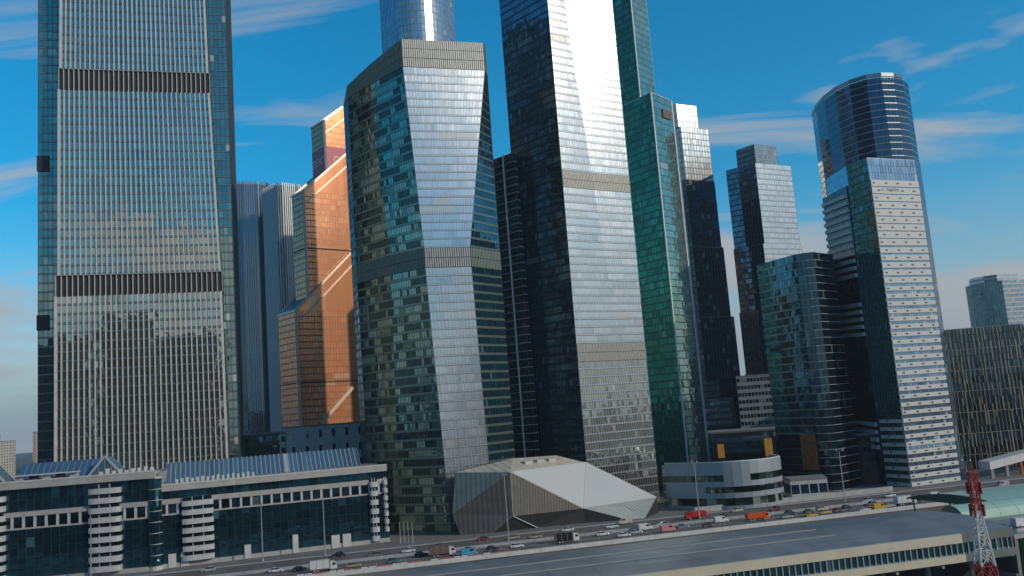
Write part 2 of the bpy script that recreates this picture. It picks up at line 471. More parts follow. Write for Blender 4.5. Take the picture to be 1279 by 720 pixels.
def add_block(root, foot, z0, z1, styles, default, roofkw=None, corner_trim=None):
    rb = [(x, y, z0) for x, y in foot]; rt = [(x, y, z1) for x, y in foot]
    for k, lv, cs in ring_faces([rb, rt]):
        st = dict(default); st.update(styles.get(k, {}))
        facade(root, cs, **st)
    if roofkw is not False: roof_cap(root, rt, **(roofkw or {}))
    if corner_trim:
        w, mt, ks = corner_trim
        for k in ks:
            x, y = foot[k]
            mb = MB(); mb.box((x, y, z0), w, w, z1 - z0 + .3, .5); mb.build('corner_trim', mt, root)

A0 = R(14.3)
RD = Vector((math.cos(A0), math.sin(A0))); RN = Vector((-math.sin(A0), math.cos(A0)))
def st(s, t, z=0.0):
    p = RD * s + RN * t
    return (p.x, p.y, z)

# ================================================================== the setting
def strip(name, t0, t1, s0, s1, z, mat, step=40):
    mb = MB(); s = s0
    while s < s1:
        e = min(s + step, s1)
        mb.poly([st(s, t0, z), st(e, t0, z), st(e, t1, z), st(s, t1, z)]); s = e
    o = mb.build(name, mat); o['kind'] = 'structure'
    return o
mb = MB()
prof = [(-8000, -8), (274, -8), (278.5, -0.3), (8000, -0.3)]
for (ta, za), (tb, zb) in zip(prof, prof[1:]):
    mb.poly([st(-8000, ta, za), st(8000, ta, za), st(8000, tb, zb), st(-8000, tb, zb)])
g = mb.build('ground', 'earth'); g['kind'] = 'structure'
strip('road', 280, 322, -420, 620, 0.0, 'asphalt')
strip('pavement', 323.2, 360, -420, 620, 0.12, 'paving')
mb = MB(); mb.hexa([st(-420, 322, -.3), st(620, 322, -.3), st(620, 323.2, -.3), st(-420, 323.2, -.3)], [st(-420, 322, .14), st(620, 322, .14), st(620, 323.2, .14), st(-420, 323.2, .14)])
q = mb.build('kerb', 'concrete'); q['kind'] = 'structure'
# lane markings
mk = MB()
for t in (283.5, 287.2, 290.9, 294.6, 305.6, 309.3, 313.0, 316.7):
    s = -150.0
    while s < 420:
        mk.poly([st(s, t - .1, .006), st(s + 6, t - .1, .006), st(s + 6, t + .1, .006), st(s, t + .1, .006)]); s += 15
for t in (280.8, 299.2, 302.4, 321.2):
    mk.poly([st(-400, t - .12, .005), st(600, t - .12, .005), st(600, t + .12, .005), st(-400, t + .12, .005)])
q = mk.build('lane_markings', 'barrier_white'); q['kind'] = 'structure'
# railway under the viaduct side
q = strip('track_bed', 222, 262, -420, 620, -7.9, 'ballast')
for k, t in enumerate((232, 236.5, 246, 250.5)):
    mb = MB()
    for dt in (-.76, .76): mb.hexa([st(-420, t + dt - .06, -7.88), st(620, t + dt - .06, -7.88), st(620, t + dt + .06, -7.88), st(-420, t + dt + .06, -7.88)], [st(-420, t + dt - .06, -7.65), st(620, t + dt - .06, -7.65), st(620, t + dt + .06, -7.65), st(-420, t + dt + .06, -7.65)])
    o = mb.build('rail_track', 'mullion_dark'); o['kind'] = 'structure'

# ================================================================== A: finned slab tower
def finned_tower():
    T = thing('finned_tower', 'tall slab tower with pale vertical fins and two dark brown louvre bands', 'tower', (-160, 385, 0))
    # core: front line from (-197,362) to (-129,381), 42 m deep
    d = Vector((62.0, 18.0)).normalized(); n = Vector((d.y, -d.x))
    o = Vector((-189.2, 362.0))
    def at(s, t): p = o + d * s - n * t; return (p.x, p.y)
    H = 292
    # glass flanks stand back from the finned front
    foot = [at(-9.5, 6), at(69.5, 6), at(71, 40), at(-9.5, 40)]
    dflt = dict(g='glass_grey', sp='spandrel_grey', mu='mullion_dark', fh=3.9, cw=1.9, spf=.2, tilt=.004, mw=.16, rows=False)
    add_block(T, foot, 0, H, {0: dict(g='glass_flank_green'), 1: dict(g='glass_green'), 3: dict(g='glass_teal')}, dflt)
    # front bay in three tiers, each a little wider than the one above
    tiers = [(0, 105.9, -1.3, 65.2, -1.0, 64.2, 2.2), (115.0, 196.5, 0.0, 64.0, 0.2, 61.4, 1.1), (206.3, H, 0.6, 61.0, 1.2, 59.6, 0.0)]
    for z0, z1, a0, b0, a1, b1, out in tiers:
        def pt(s, z): p = at(s, -out); return (p[0], p[1], z)
        w, P = facade(T, (pt(a0, z0), pt(b0, z0), pt(b1, z1), pt(a1, z1)), g='glass_grey', sp='spandrel_grey', fh=3.9, cw=2.02, spf=.24, tilt=.0032, mw=0, rows=True, clump=.75)
        nfin = 31
        for i in range(nfin + 1):
            u = i / nfin; hu = (0.23 if 0 < i < nfin else .5) / P.w
            f = MB(); slab(f, P, u - hu, u + hu, 0, 1, 0.04, 0.75 if 0 < i < nfin else 1.0); f.build('fin', 'fin_cream', w)
        # bay side returns
        for s0, s1 in ((a0, a1), (b0, b1)):
            pa, pb = at(s0, -out), at(s0, 6); qa, qb = at(s1, -out), at(s1, 6)
            r_ = MB(); r_.poly([(pa[0], pa[1], z0), (pb[0], pb[1], z0), (qb[0], qb[1], z1), (qa[0], qa[1], z1)]); r_.build('bay_side', 'spandrel_grey', T)
    # dark plant-floor bands
    for z0, z1, a, b_, out in ((105.9, 115.0, -1.2, 65.0, 1.6), (196.5, 206.3, -.1, 62.0, .6)):
        bd = MB(); p0, p1, p2, p3 = at(a, -out), at(b_, -out), at(b_, 6), at(a, 6)
        bd.hexa([(*p0, z0), (*p1, z0), (*p2, z0), (*p3, z0)], [(*p0, z1), (*p1, z1), (*p2, z1), (*p3, z1)])
        band = bd.build('louvre_band', 'louvre_brown', T, label='dark brown louvred plant floor band')
        P = Patch((*p0, z0), (*p1, z0), (*p1, z1), (*p0, z1))
        for i in range(32):
            u = (i + .02) / 31.05; hu = .15 / P.w
            f = MB(); slab(f, P, max(u - hu, 0), min(1, u + hu), 0.0, 1, .03, .8); f.build('fin', 'fin_cream', band)
        c_ = MB(); slab(c_, P, 0, 1, .965, 1.0, .02, .9); c_.build('band_trim', 'louvre_tan', band)
    # dark louvre pockets on the left flank
    P = Patch((*at(-9.5, 6), 0), (*at(-1.5, 6), 0), (*at(-1.5, 6), H), (*at(-9.5, 6), H))
    for z0, z1 in ((93, 99.5), (162, 169)):
        f = MB(); slab(f, P, -.06, .55, z0 / H, z1 / H, 0.02, .7); f.build('louvre_pocket', 'louvre_brown', T)
finned_tower()

# ================================================================== grey ribbed towers behind
def ribbed_tower(label, cx, cy, w, d, ang, z1, rad=5.0, rmat='rib_grey'):
    T = thing('ribbed_tower', label, 'tower', (cx, cy, 0), 'ribbed grey towers')
    foot = []
    for qx, qy, a0 in ((1, -1, -90), (1, 1, 0), (-1, 1, 90), (-1, -1, 180)):
        for k in range(5):
            a = R(a0 + k * 22.5)
            foot.append((qx * (w / 2 - rad) + rad * math.cos(a), qy * (d / 2 - rad) + rad * math.sin(a)))
    ca, sa = math.cos(ang), math.sin(ang)
    foot = [(cx + x * ca - y * sa, cy + x * sa + y * ca) for x, y in foot]
    b_ = MB(); b_.prism(foot, 0, z1); body = b_.build('body', 'glass_navy', T)
    # ribs
    per = []
    n = len(foot)
    for k in range(n):
        a, c = Vector(foot[k]), Vector(foot[(k + 1) % n])
        m_ = max(1, round((c - a).length / 1.55))
        for i in range(m_): per.append((lerp(a, c, (i + .5) / m_), (c - a).normalized()))
    cen = Vector((cx, cy))
    for p, t in per:
        nn = Vector((t.y, -t.x)); f = MB()
        a = p - t * .38; c = p + t * .38
        f.hexa([(*(a + nn * .55), 0), (*(c + nn * .55), 0), (*(c + nn * .02), 0), (*(a + nn * .02), 0)],
               [(*(a + nn * .55), z1 + 2.5), (*(c + nn * .55), z1 + 2.5), (*(c + nn * .02), z1 + 2.5), (*(a + nn * .02), z1 + 2.5)])
        f.build('rib', rmat if rng.random() < .8 else 'spandrel_grey', body)
    r_ = MB(); r_.prism([tuple(lerp(Vector(p), cen, .2)) for p in foot], z1, z1 + 1.5); r_.build('roof', 'roof_gravel', T)
ribbed_tower('dark grey ribbed tower right beside the tall finned slab tower', -193.5, 646, 29, 34, .30, 225, 9)
ribbed_tower('lighter grey ribbed tower between its darker twin and the copper tower', -156.5, 606, 23, 26, .75, 211, 4, 'mullion_light')

# ================================================================== copper stepped tower
def copper_tower():
    T = thing('copper_tower', 'stepped copper-clad tower with slanted shoulders and pale edge beams', 'tower', (-112, 530, 0))
    st_ = dict(g='glass_copper', sp='mullion_copper', mu='mullion_copper', fh=3.7, cw=1.9, spf=.16, tilt=.004, mw=.14, md=.1, back='mullion_copper', clump=.5)
    c0 = Vector((-126.2, 505)); u = Vector((31.0, 26.0)).normalized(); v = Vector((-u.y, u.x))   # front corner, right side, left side
    def q(a, b_, z): p = c0 + u * a + v * b_; return (p.x, p.y, z)
    W = 27.0
    # three stepped volumes, each with a slope rising along its right face; far one the tallest
    vols = [(0, 0, 46, 24, 112, 158), (9, 2, 44, 16, 185, 220), (25.5, 3, 40, 17.5, 232, 250)]
    for i, (a0, b0, a1, bw, z0, z1) in enumerate(vols):
        a1 = 48
        fr = [(a0, b0), (a1, b0), (a1, b0 + bw), (a0, b0 + bw)]
        zs = [z0, z1, z1, z0]
        base = 0 if i == 0 else vols[i - 1][4] - 4
        pts_b = [q(a, b_, base) for a, b_ in fr]; pts_t = [q(a, b_, z) for (a, b_), z in zip(fr, zs)]
        # right (street) face cut on the slope: rows end where the slope begins
        for k in (0, 1, 2, 3):
            l = (k + 1) % 4
            if k in (1, 3):
                facade(T, (pts_b[k], pts_b[l], pts_t[l], pts_t[k]), **st_)
            else:
                za = min(zs[k], zs[l])
                A_, B_ = fr[k], fr[l]
                facade(T, (q(*A_, base), q(*B_, base), q(*B_, za), q(*A_, za)), **st_)
                tri = MB(); hi = A_ if zs[k] > zs[l] else B_; hz = max(zs[k], zs[l])
                nst = 10
                nrm = Vector((q(*B_, 0)[0] - q(*A_, 0)[0], q(*B_, 0)[1] - q(*A_, 0)[1])).normalized(); off = Vector((nrm.y, -nrm.x)) * .05
                lo_ = B_ if hi is A_ else A_
                for s in range(nst):
                    f0, f1 = s / nst, (s + 1) / nst
                    e0 = (lerp(lo_[0], hi[0], f0), lerp(lo_[1], hi[1], f0)); e1 = (lerp(lo_[0], hi[0], f1), lerp(lo_[1], hi[1], f1))
                    P4 = [q(*e0, za), q(*e1, za), q(*e1, lerp(za, hz, f1)), q(*e0, lerp(za, hz, f0))]
                    if lo_ is B_: P4 = P4[::-1]
                    tri.poly([(x + off.x, y + off.y, z) for x, y, z in P4], rng.random())
                tri.build('slope_panel', 'glass_copper', T)
        rf = MB(); rf.poly(pts_t); rf.build('sloped_roof', 'spandrel_grey', T)
        # pale beams along the edges
        for a, c in ((pts_t[0], pts_t[1]), (pts_t[0], pts_t[3]), (pts_t[3], pts_t[2]), (pts_b[0], pts_t[0])):
            e = MB(); e.bar(a, c, 1.3); e.build('edge_beam', 'copper_trim', T)
        a = Vector(pts_t[0]) - Vector((0, 0, 8)); c = Vector(pts_t[1]) - Vector((0, 0, 8)); off = Vector((u.y, -u.x, 0)) * .5
        e = MB(); e.bar(a + off, c + off, .8); e.build('edge_beam', 'copper_trim', T)
        e = MB(); P = Patch(pts_b[3], pts_b[0], pts_t[0], pts_t[3])
        # dark gap lines on both faces
        for z in (70, 150):
            if base < z < z0 - 3:
                e = MB(); e.bar(q(a0 - .1, b0 - .1, z), q(a1, b0 - .1, z), .7); e.bar(q(a0 - .1, b0 + bw, z), q(a0 - .1, b0, z), .7); e.build('plant_gap', 'louvre_brown', T)
    # red sign wrapped round the top block
    a0, b0, a1, bw, z0, z1 = vols[2]
    sg = MB()
    for (A_, B_) in (((a0, b0 + bw), (a0, b0)), ((a0, b0), (a0 + 26, b0))):
        P = Patch(q(*A_, 198), q(*B_, 198), q(*B_, 215.5), q(*A_, 215.5)); slab(sg, P, 0, 1, 0, 1, .1, .35)
    sign = sg.build('sign_board', 'sign_red', T, label='dark red sign board with faded pale lettering')
    fc = bpy.data.curves.new('lettering', 'FONT'); fc.body = 'СТОРЫ'; fc.size = 9.5; fc.extrude = .05; fc.align_x = 'CENTER'
    for txt, (A_, B_) in (('ВЕКТ', ((a0, b0 + bw), (a0, b0))), ('ОРЫ', ((a0, b0), (a0 + 24, b0)))):
        fc = bpy.data.curves.new('lettering', 'FONT'); fc.body = txt; fc.size = 6.5; fc.extrude = .04; fc.align_x = 'CENTER'
        fo = bpy.data.objects.new('lettering', fc); COL.objects.link(fo); bpy.context.view_layer.update()
        me = bpy.data.meshes.new_from_object(fo.evaluated_get(bpy.context.evaluated_depsgraph_get())); bpy.data.objects.remove(fo)
        me.materials.append(MAT['letter_pale'])
        pa, pb = Vector(q(*A_, 0)), Vector(q(*B_, 0)); d = (pb - pa).normalized(); n = Vector((d.y, -d.x, 0))
        mid = (pa + pb) / 2 + n * .42; mid.z = 205
        me.transform(Matrix(((d.x, 0, n.x, mid.x), (d.y, 0, n.y, mid.y), (0, 1, 0, mid.z), (0, 0, 0, 1))))
        me.transform(Matrix.Translation(-ORG[T]))
        o = bpy.data.objects.new('lettering', me); COL.objects.link(o); o.parent = sign
    # pale ramp beam at the foot
    e = MB(); e.bar(q(12, -.8, 46), q(34, -.8, 66), 2.0); e.build('edge_beam', 'copper_trim', T)
copper_tower()

# ================================================================== B: faceted green tower
def loft_tower(T, rings, styles, dflt):
    for k, lv, cs in ring_faces(rings):
        s = dict(dflt); s.update(styles.get(k, {})); s.update(styles.get((k, lv), {}))
        facade(T, cs, **s)
def tower_B():
    T = thing('faceted_green_tower', 'faceted green glass tower with slanted crown behind the white angular pavilion', 'tower', (-38, 362, 0))
    xy0 = dict(O=(-70, 384), L=(-65.5, 373), N=(-51.3, 357), C=(-30.2, 346), M=(-13.9, 354.5), Rr=(-4.0, 367), B1=(-4.7, 392), B2=(-38, 414))
    xy1 = dict(O=(-70.3, 384), L=(-66.2, 372.5), N=(-49.4, 356), C=(-33.9, 345), M=(-15.8, 350.5), Rr=(-4.1, 366), B1=(-4.7, 392), B2=(-38, 414))
    xy2 = dict(O=(-70.5, 384), L=(-66.3, 372.3), N=(-53.8, 358), C=(-37.9, 343.5), M=(-4.7, 359), Rr=(-3.9, 366), B1=(-4.7, 392), B2=(-38, 414))
    zt = dict(O=188, L=193, N=196, C=200, M=202.5, Rr=203.5, B1=200, B2=192)
    ks = ['O', 'L', 'N', 'C', 'M', 'Rr', 'B1', 'B2']
    r0 = [(*xy0[k], 0) for k in ks]; r1 = [(*xy1[k], 104) for k in ks]; r1b = [(*xy1[k], 112) for k in ks]
    rc = [(*xy2[k], {'O': 187, 'L': 187, 'N': 187.2, 'C': 188, 'M': 190, 'Rr': 190, 'B1': 190, 'B2': 187}[k]) for k in ks]
    r2 = [(*xy2[k], zt[k]) for k in ks]
    base = dict(g='glass_green', sp='spandrel_green', mu='mullion_dark', fh=3.55, cw=1.5, spf=.3, tilt=.010, mw=.1, md=.1, rows=True, clump=.55, lmat='louvre_green')
    sty = {0: dict(g='glass_blue', rows=False), 3: dict(g='glass_silver', sp='spandrel_silver', mu='mullion_light', spf=.2, tilt=.005, clump=.8),  # silver and blue tints paint in the bright sky these faces reflect
           4: dict(g='glass_teal', sp='spandrel_green'), 5: dict(rows=False), 6: dict(rows=False), 7: dict(rows=False)}
    loft_tower(T, [r0, r1], sty, base)
    loft_tower(T, [r1, r1b], {3: dict(lmat='louvre_lit')}, dict(base, louvres=((0, 9),), rows=False, cw=.95))  # louvres coloured lighter on the lit face only
    loft_tower(T, [r1b, rc], sty, base)
    loft_tower(T, [rc, r2], {3: dict(lmat='louvre_lit')}, dict(base, louvres=((0, 9),), rows=False, cw=.95))  # crown louvres too: lit face coloured lighter
    roof_cap(T, r2, par=5)
tower_B()

# ================================================================== C: curved pale tower far behind B
def tower_C():
    T = thing('curved_pale_tower', 'pale glass tower with rounded face rising behind the faceted green tower', 'tower', (-55, 630, 0))
    foot = [(-83, 620), (-68.0, 601)]
    for k in range(1, 17):
        a = k / 16; foot.append((-68.0 + 40.0 * a, 601 + 20 * a ** 2.2 - 7.0 * math.sin(math.pi * a)))
    foot += [(-31, 662), (-77, 662)]
    add_block(T, foot, 0, 420, {0: dict(g='glass_blue')}, dict(g='glass_silver', sp='spandrel_silver', mu='mullion_light', fh=5, cw=2.0, spf=.22, tilt=.0015, mw=.14))
tower_C()

# ================================================================== D: dark tower with balcony slabs between B and E
def tower_D():
    T = thing('balcony_tower', 'dark narrow tower with pale projecting floor slabs squeezed between two glass towers', 'tower', (2, 440, 0))
    foot = [(-5.6, 410), (5.2, 399), (12, 420), (3, 428)]
    add_block(T, foot, 0, 165, {}, dict(g='glass_black', sp='spandrel_dark', fh=3.7, cw=2.4, spf=.15, tilt=.006, mw=.2))
    for j in range(44):
        z = 3.7 * j + 1
        m_ = MB(); m_.hexa([(-6.8, 409, z), (5.6, 397, z), (7, 399, z), (-5, 411, z)], [(-6.8, 409, z + .35), (5.6, 397, z + .35), (7, 399, z + .35), (-5, 411, z + .35)])
        m_.build('balcony_slab', 'mullion_light', T)
    m_ = MB(); m_.bar((0.2, 402, 0), (0.2, 402, 165), .7); m_.build('corner_post', 'mullion_light', T)
tower_D()

# ================================================================== E: tall silver tower, left-side shade put into the glass tint
def tower_E():
    T = thing('tall_silver_tower', 'tallest silver-blue glass tower with folded bright face and left flank coloured as in shade', 'tower', (32, 408, 0))
    Lf, C, Rr, Bk = (4.4, 409), (26.4, 385), (59.4, 406), (40, 433)
    H = 284
    # fold line runs diagonally down the bright face
    def F(z): t = min(1, max(0, (254 - z) / 248)); return (lerp(33.2, 51.7, t) - .55 * .45, lerp(389.3, 401.1, t) + .83 * .45)
    zs = [0, 64, 72, 143, 151, 216, H]
    d_ = dict(g='glass_silver', sp='spandrel_silver', mu='mullion_light', fh=3.6, cw=1.5, spf=.24, tilt=.004, mw=.09, md=.08, rows=True, clump=.8)
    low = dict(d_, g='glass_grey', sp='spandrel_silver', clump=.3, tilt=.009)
    dark = dict(d_, g='glass_flank_shade', sp='spandrel_dark', mu='mullion_dark', tilt=.008, clump=.4)  # shaded-side style: shade put into darker glass and spandrels
    for i, (z0, z1) in enumerate(zip(zs, zs[1:])):
        f0, f1 = F(z0), F(z1)
        lou = i in (1, 3)
        D = low if i == 0 else d_
        kw = dict(louvres=((0, 9),), rows=False, cw=.9) if lou else {}
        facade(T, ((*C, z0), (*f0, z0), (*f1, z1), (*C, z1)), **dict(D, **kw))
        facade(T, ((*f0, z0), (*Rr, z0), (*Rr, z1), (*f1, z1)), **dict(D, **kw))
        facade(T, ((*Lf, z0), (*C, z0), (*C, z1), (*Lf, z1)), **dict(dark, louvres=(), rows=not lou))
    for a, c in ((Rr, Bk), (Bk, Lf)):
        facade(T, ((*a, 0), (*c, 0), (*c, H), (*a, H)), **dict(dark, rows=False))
    f1 = F(H)
    roof_cap(T, [(*Lf, H), (*C, H), (*f1, H), (*Rr, H), (*Bk, H)])
tower_E()

# ================================================================== F: emerald tower in two heights
def tower_F():
    T = thing('emerald_tower', 'emerald green glass tower in two heights with pale corner edges', 'tower', (82, 450, 0))
    d_ = dict(g='glass_emerald', sp='spandrel_emerald', mu='mullion_green', fh=3.6, cw=1.5, spf=.2, tilt=.006, mw=.12, md=.15, clump=.4)
    lt = dict(g='glass_emerald_lit', sp='spandrel_green', mu='mullion_light', cw=1.3, mw=.1, md=.04, spf=.12, tilt=.004)  # lit right faces: brightness put into a paler glass tint
    foot = [(63, 452), (78.2, 430), (91.2, 445), (93.5, 452), (80, 474)]
    add_block(T, foot, 0, 200, {1: lt, 2: dict(g='glass_blue', mu='mullion_light', rows=False)}, dict(d_, rows=True), None, (.55, 'white_trim', (1, 2)))
    m_ = MB(); m_.bar((63, 452, 200.2), (78.2, 430, 200.2), .6); m_.bar((78.2, 430, 200.2), (91.2, 445, 200.2), .6); m_.build('top_trim', 'mullion_light', T)
    foot = [(62, 474), (77.0, 456), (87.6, 468), (74, 490)]
    add_block(T, foot, 0, 285, {1: lt}, d_, None, (.5, 'white_trim', (1,)))
    e = MB(); P = Patch((78.2, 430, 0), (91.2, 445, 0), (91.2, 445, 200), (78.2, 430, 200)); slab(e, P, .45, .85, .945, .968, .4, .7); e.build('emblem', 'brick_brown', T)
tower_F()

# ================================================================== G: stepped dark tower
def stepped(name, label, foots, dflt, sty, group=None, base=None):
    f0 = foots[0][0]
    c = (sum(p[0] for p in f0) / len(f0), sum(p[1] for p in f0) / len(f0), 0)
    T = thing(name, label, 'tower', c, group)
    for foot, z0, z1, s, in foots:
        d_ = dict(dflt); d_.update(s.get('all', {}))
        add_block(T, foot, z0, z1, {k: v for k, v in s.items() if k != 'all'}, d_, dict(plant=False, par=.6))
    return T
gd = dict(g='glass_navy', sp='spandrel_dark', mu='mullion_dark', fh=3.9, cw=2.4, spf=.18, tilt=.006, mw=.2)
stepped('stepped_dark_tower', 'dark blue stepped tower with a bright reflection coloured into its top rising behind the emerald tower', [
    ([(108, 575), (118, 557), (142.6, 569), (133, 592)], 0, 95, {}),
    ([(108.3, 575), (118.3, 557.8), (140.8, 569.4), (131.5, 591)], 95, 141, {}),
    ([(108.6, 575), (118.6, 558.6), (139.8, 570), (130, 590)], 141, 186, {}),
    ([(108.9, 575), (118.9, 559.0), (139.4, 570.2), (130, 590)], 186, 222, {'all': dict(g='glass_silver', sp='spandrel_silver')}),  # upper tiers: paler glass stands in for a bright reflection
    ([(109, 575), (117.5, 559.3), (132.6, 567), (125, 585)], 222, 238, {'all': dict(g='glass_silver', sp='spandrel_silver')})], gd, {})
# H
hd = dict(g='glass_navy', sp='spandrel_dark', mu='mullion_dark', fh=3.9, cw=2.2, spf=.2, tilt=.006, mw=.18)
hs = {1: dict(g='glass_silver', sp='spandrel_silver', mu='mullion_light')}  # right face: reflected sun glow put into a brighter glass tint
stepped('stepped_silver_tower', 'stepped tower with right face coloured for bright reflected light and left face for shade beyond the low dark block', [
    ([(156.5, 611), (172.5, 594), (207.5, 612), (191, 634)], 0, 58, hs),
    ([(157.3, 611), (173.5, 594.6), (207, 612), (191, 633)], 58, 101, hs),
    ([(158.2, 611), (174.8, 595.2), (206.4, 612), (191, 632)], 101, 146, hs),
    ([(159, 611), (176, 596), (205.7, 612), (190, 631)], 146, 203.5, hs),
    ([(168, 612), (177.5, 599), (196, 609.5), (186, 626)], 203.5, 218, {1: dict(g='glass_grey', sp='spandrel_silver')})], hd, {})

# ================================================================== I: low dark block with pale floor lines
def tower_I():
    T = thing('dark_banded_block', 'low black glass block with thin pale floor lines beside the white banded tower', 'tower', (137, 410, 0))
    foot = [(119, 420), (130.4, 396), (133.6, 393.2), (137.4, 392.6), (150.4, 404.5), (160, 432), (134, 440)]
    H = 106
    d_ = dict(g='glass_black', sp='spandrel_dark', mu='mullion_light', fh=3.55, cw=1.8, spf=.12, tilt=.005, mw=0, hb=.22, hw=.22, bandrows=True)
    add_block(T, foot, 0, H, {0: dict(g='glass_teal', tilt=.008, hw=.7, hb=.3, mu='spandrel_green'), 4: dict(rows=False), 5: dict(bandrows=False), 6: dict(bandrows=False)}, d_, dict(pmat='mullion_dark'))
    e = MB(); P = Patch((119, 420, 0), (130.4, 396, 0), (130.4, 396, H), (119, 420, H))
    slab(e, P, .12, .38, .60, .612, .2, .5); e.build('dark_ledge', 'louvre_brown', T)
    e = MB(); slab(e, P, .0, 1, .19, .21, .2, .5); e.build('dark_ledge', 'louvre_brown', T)
    e = MB(); slab(e, P, .62, .97, .085, .235, .5, .9); e.build('orange_banner', 'orange_banner', T, label='faded orange vertical banner on black glass')
tower_I()

# ================================================================== J: curved navy tower
def tower_J():
    T = thing('curved_navy_tower', 'dark navy tower with curved front and slanting rim behind the white banded tower', 'tower', (226, 520, 0))
    front = [(203.5, 552), (200.2, 535), (199.6, 518), (201.5, 504), (206.0, 493.5), (213, 486.8), (221, 485), (229, 487), (236, 491.5)]
    foot = front + [(243.2, 500), (250, 530), (225, 560)]
    H = 219
    d_ = dict(g='glass_deep', sp='spandrel_dark', mu='rib_grey', fh=3.9, cw=1.9, spf=.16, tilt=.0035, mw=0, hb=.12, hw=.14, bandrows=False)
    add_block(T, foot, 0, H, {}, d_, dict(pmat='spandrel_silver'))
    e = MB()
    for a, c in zip(front, front[1:]): e.bar((*a, H + 1.6), (*c, H + 1.6), .9, 2.2)
    e.build('rim', 'spandrel_grey', T)
    for k in range(5):
        e = MB(); e.box((226 + k * 3.2, 492 + k * 1.4, H - .8), 1.6, 1.6, 2.6 + (k % 2)); e.build('roof_unit', 'mullion_light', T)
tower_J()

# ================================================================== K: white banded tower
def tower_K():
    T = thing('white_banded_tower', 'white tower with horizontal panel bands and dark green left face beside the road', 'tower', (178, 402, 0))
    C, Rr, G1, L1 = (164.3, 385.2), (190.6, 396.0), (195.4, 401.5), (159.6, 398)
    Bk = [(190, 420), (158, 421)]
    foot = [L1, C, Rr, G1] + Bk
    H = 146; fh = 3.4; crown = 4.3
    base = dict(g='glass_blue', sp='spandrel_silver', mu='mullion_light', fh=fh, cw=1.7, spf=0, tilt=.004, mw=0)
    add_block(T, foot, 0, H, {0: dict(g='glass_teal', mu='mullion_green', spf=.2, sp='spandrel_emerald', mw=.14, tilt=.012, rows=True), 2: dict(g='glass_blue', mw=.1)}, base, dict(pmat='mullion_light'))
    P = Patch((*C, 0), (*Rr, 0), (*Rr, H), (*C, H)); nf = 42
    PL = Patch((*L1, 0), (*C, 0), (*C, H), (*L1, H))
    for j in range(nf - 2):
        z = j * fh; f = .62 if j > 28 else (.55 if j > 10 else .5)
        if j > 30: f = .86
        elif j > 25: f = .72
        b_ = MB(); slab(b_, P, 0, 1, (z + .2) / H, (z + .2 + fh * f) / H, .02, .42)
        band = b_.build('white_band', 'white_panel', T)
        for i in range(4):
            vt = MB()
            u = (i + (.12 if j % 2 else .42) + rng.uniform(-.03, .03)) / 4 
            if u < .93: slab(vt, P, u, u + .055, (z + .2 + fh * (f * .5 - .09)) / H, (z + .2 + fh * (f * .5 + .09)) / H, .40, .46); vt.build('vent', 'louvre_brown', band)
        if j < 9:
            b_ = MB(); slab(b_, PL, 0, .995, (z + .2) / H, (z + .2 + fh * .45) / H, .02, .42); bl = b_.build('white_band', 'white_panel', T)
            vt = MB(); slab(vt, PL, .3 + .2 * (j % 2), .42 + .2 * (j % 2), (z + .9) / H, (z + 1.35) / H, .40, .46); vt.build('vent', 'louvre_brown', bl)
    # small blue lettering near the top
    lt = MB()
    for u0, u1 in ((.20, .235), (.30, .345), (.355, .40), (.41, .455), (.465, .51), (.52, .56)):
        for dv in (.8955, .9005): slab(lt, P, u0, u1, dv, dv + .0025, .43, .5)
        slab(lt, P, u0, u0 + .012, .8955, .903, .43, .5)
    lt.build('lettering', 'letter_blue', T)
    # lower shoulder volume on the left with slanted white balconies
    foot = [(159.2, 413), (158.6, 399.5), (164, 400), (170, 418)]
    add_block(T, [(156.2, 424), (158.9, 399.5), (164, 402), (170, 424)], 0, 137, {0: dict(g='glass_black', sp='spandrel_dark')}, dict(base, g='glass_teal', mu='mullion_dark'))
    Q = Patch((156.2, 424, 0), (158.9, 399.5, 0), (158.9, 399.5, 137), (156.2, 424, 137))
    for j in range(2, 40):
        if 25 <= j <= 27 or 9 <= j <= 19 or j < 5: continue
        b_ = MB(); z = j * fh
        b_.hexa([Q.p(0, z / 137, .9), Q.p(1, (z - 1.2) / 137, 1.2), Q.p(1, (z - 1.2) / 137, .03), Q.p(0, z / 137, .03)],
                [Q.p(0, (z + 1.7) / 137, .9), Q.p(1, (z + .5) / 137, 1.2), Q.p(1, (z + .5) / 137, .03), Q.p(0, (z + 1.7) / 137, .03)])
        b_.build('balcony', 'white_panel', T)
tower_K()

# ================================================================== L, M
def tower_L():
    T = thing('bronze_ribbed_block', 'broad bronze and black ribbed office block beyond the white banded tower', 'building', (246, 452, 0))
    foot = [(214, 441), (252, 437.5), (300, 462), (286, 486), (220, 478)]
    H = 69
    d_ = dict(g='glass_black', sp='spandrel_dark', mu='tan_stone', fh=3.4, cw=1.9, spf=.1, tilt=.008, mw=0)
    add_block(T, foot, 0, H, {}, d_)
    for k in (0, 1):
        a, c = foot[k], foot[k + 1]
        P = Patch((*a, 0), (*c, 0), (*c, H), (*a, H)); n = round(P.w / 1.9)
        for i in range(n):
            # ribs broken at each third storey and nudged sideways
            b_ = MB(); j = 0
            while j < 20:
                h = rng.choice((1, 2, 2, 3)); u = (i + .5 + rng.uniform(-.28, .28)) / n; hu = rng.uniform(.08, .34) / P.w
                slab(b_, P, max(0, u - hu), min(1, u + hu), j / 20 + .004, min(1, (j + h) / 20), .04, .45); j += h
            b_.build('rib', 'tan_stone' if k == 0 else 'mullion_light', T)
        for j in range(2, 21, 3):
            b_ = MB(); slab(b_, P, 0, 1, j / 20 - .002, j / 20 + .002, .03, .2); b_.build('floor_band', 'tan_stone' if k == 0 else 'mullion_light', T)
tower_L()
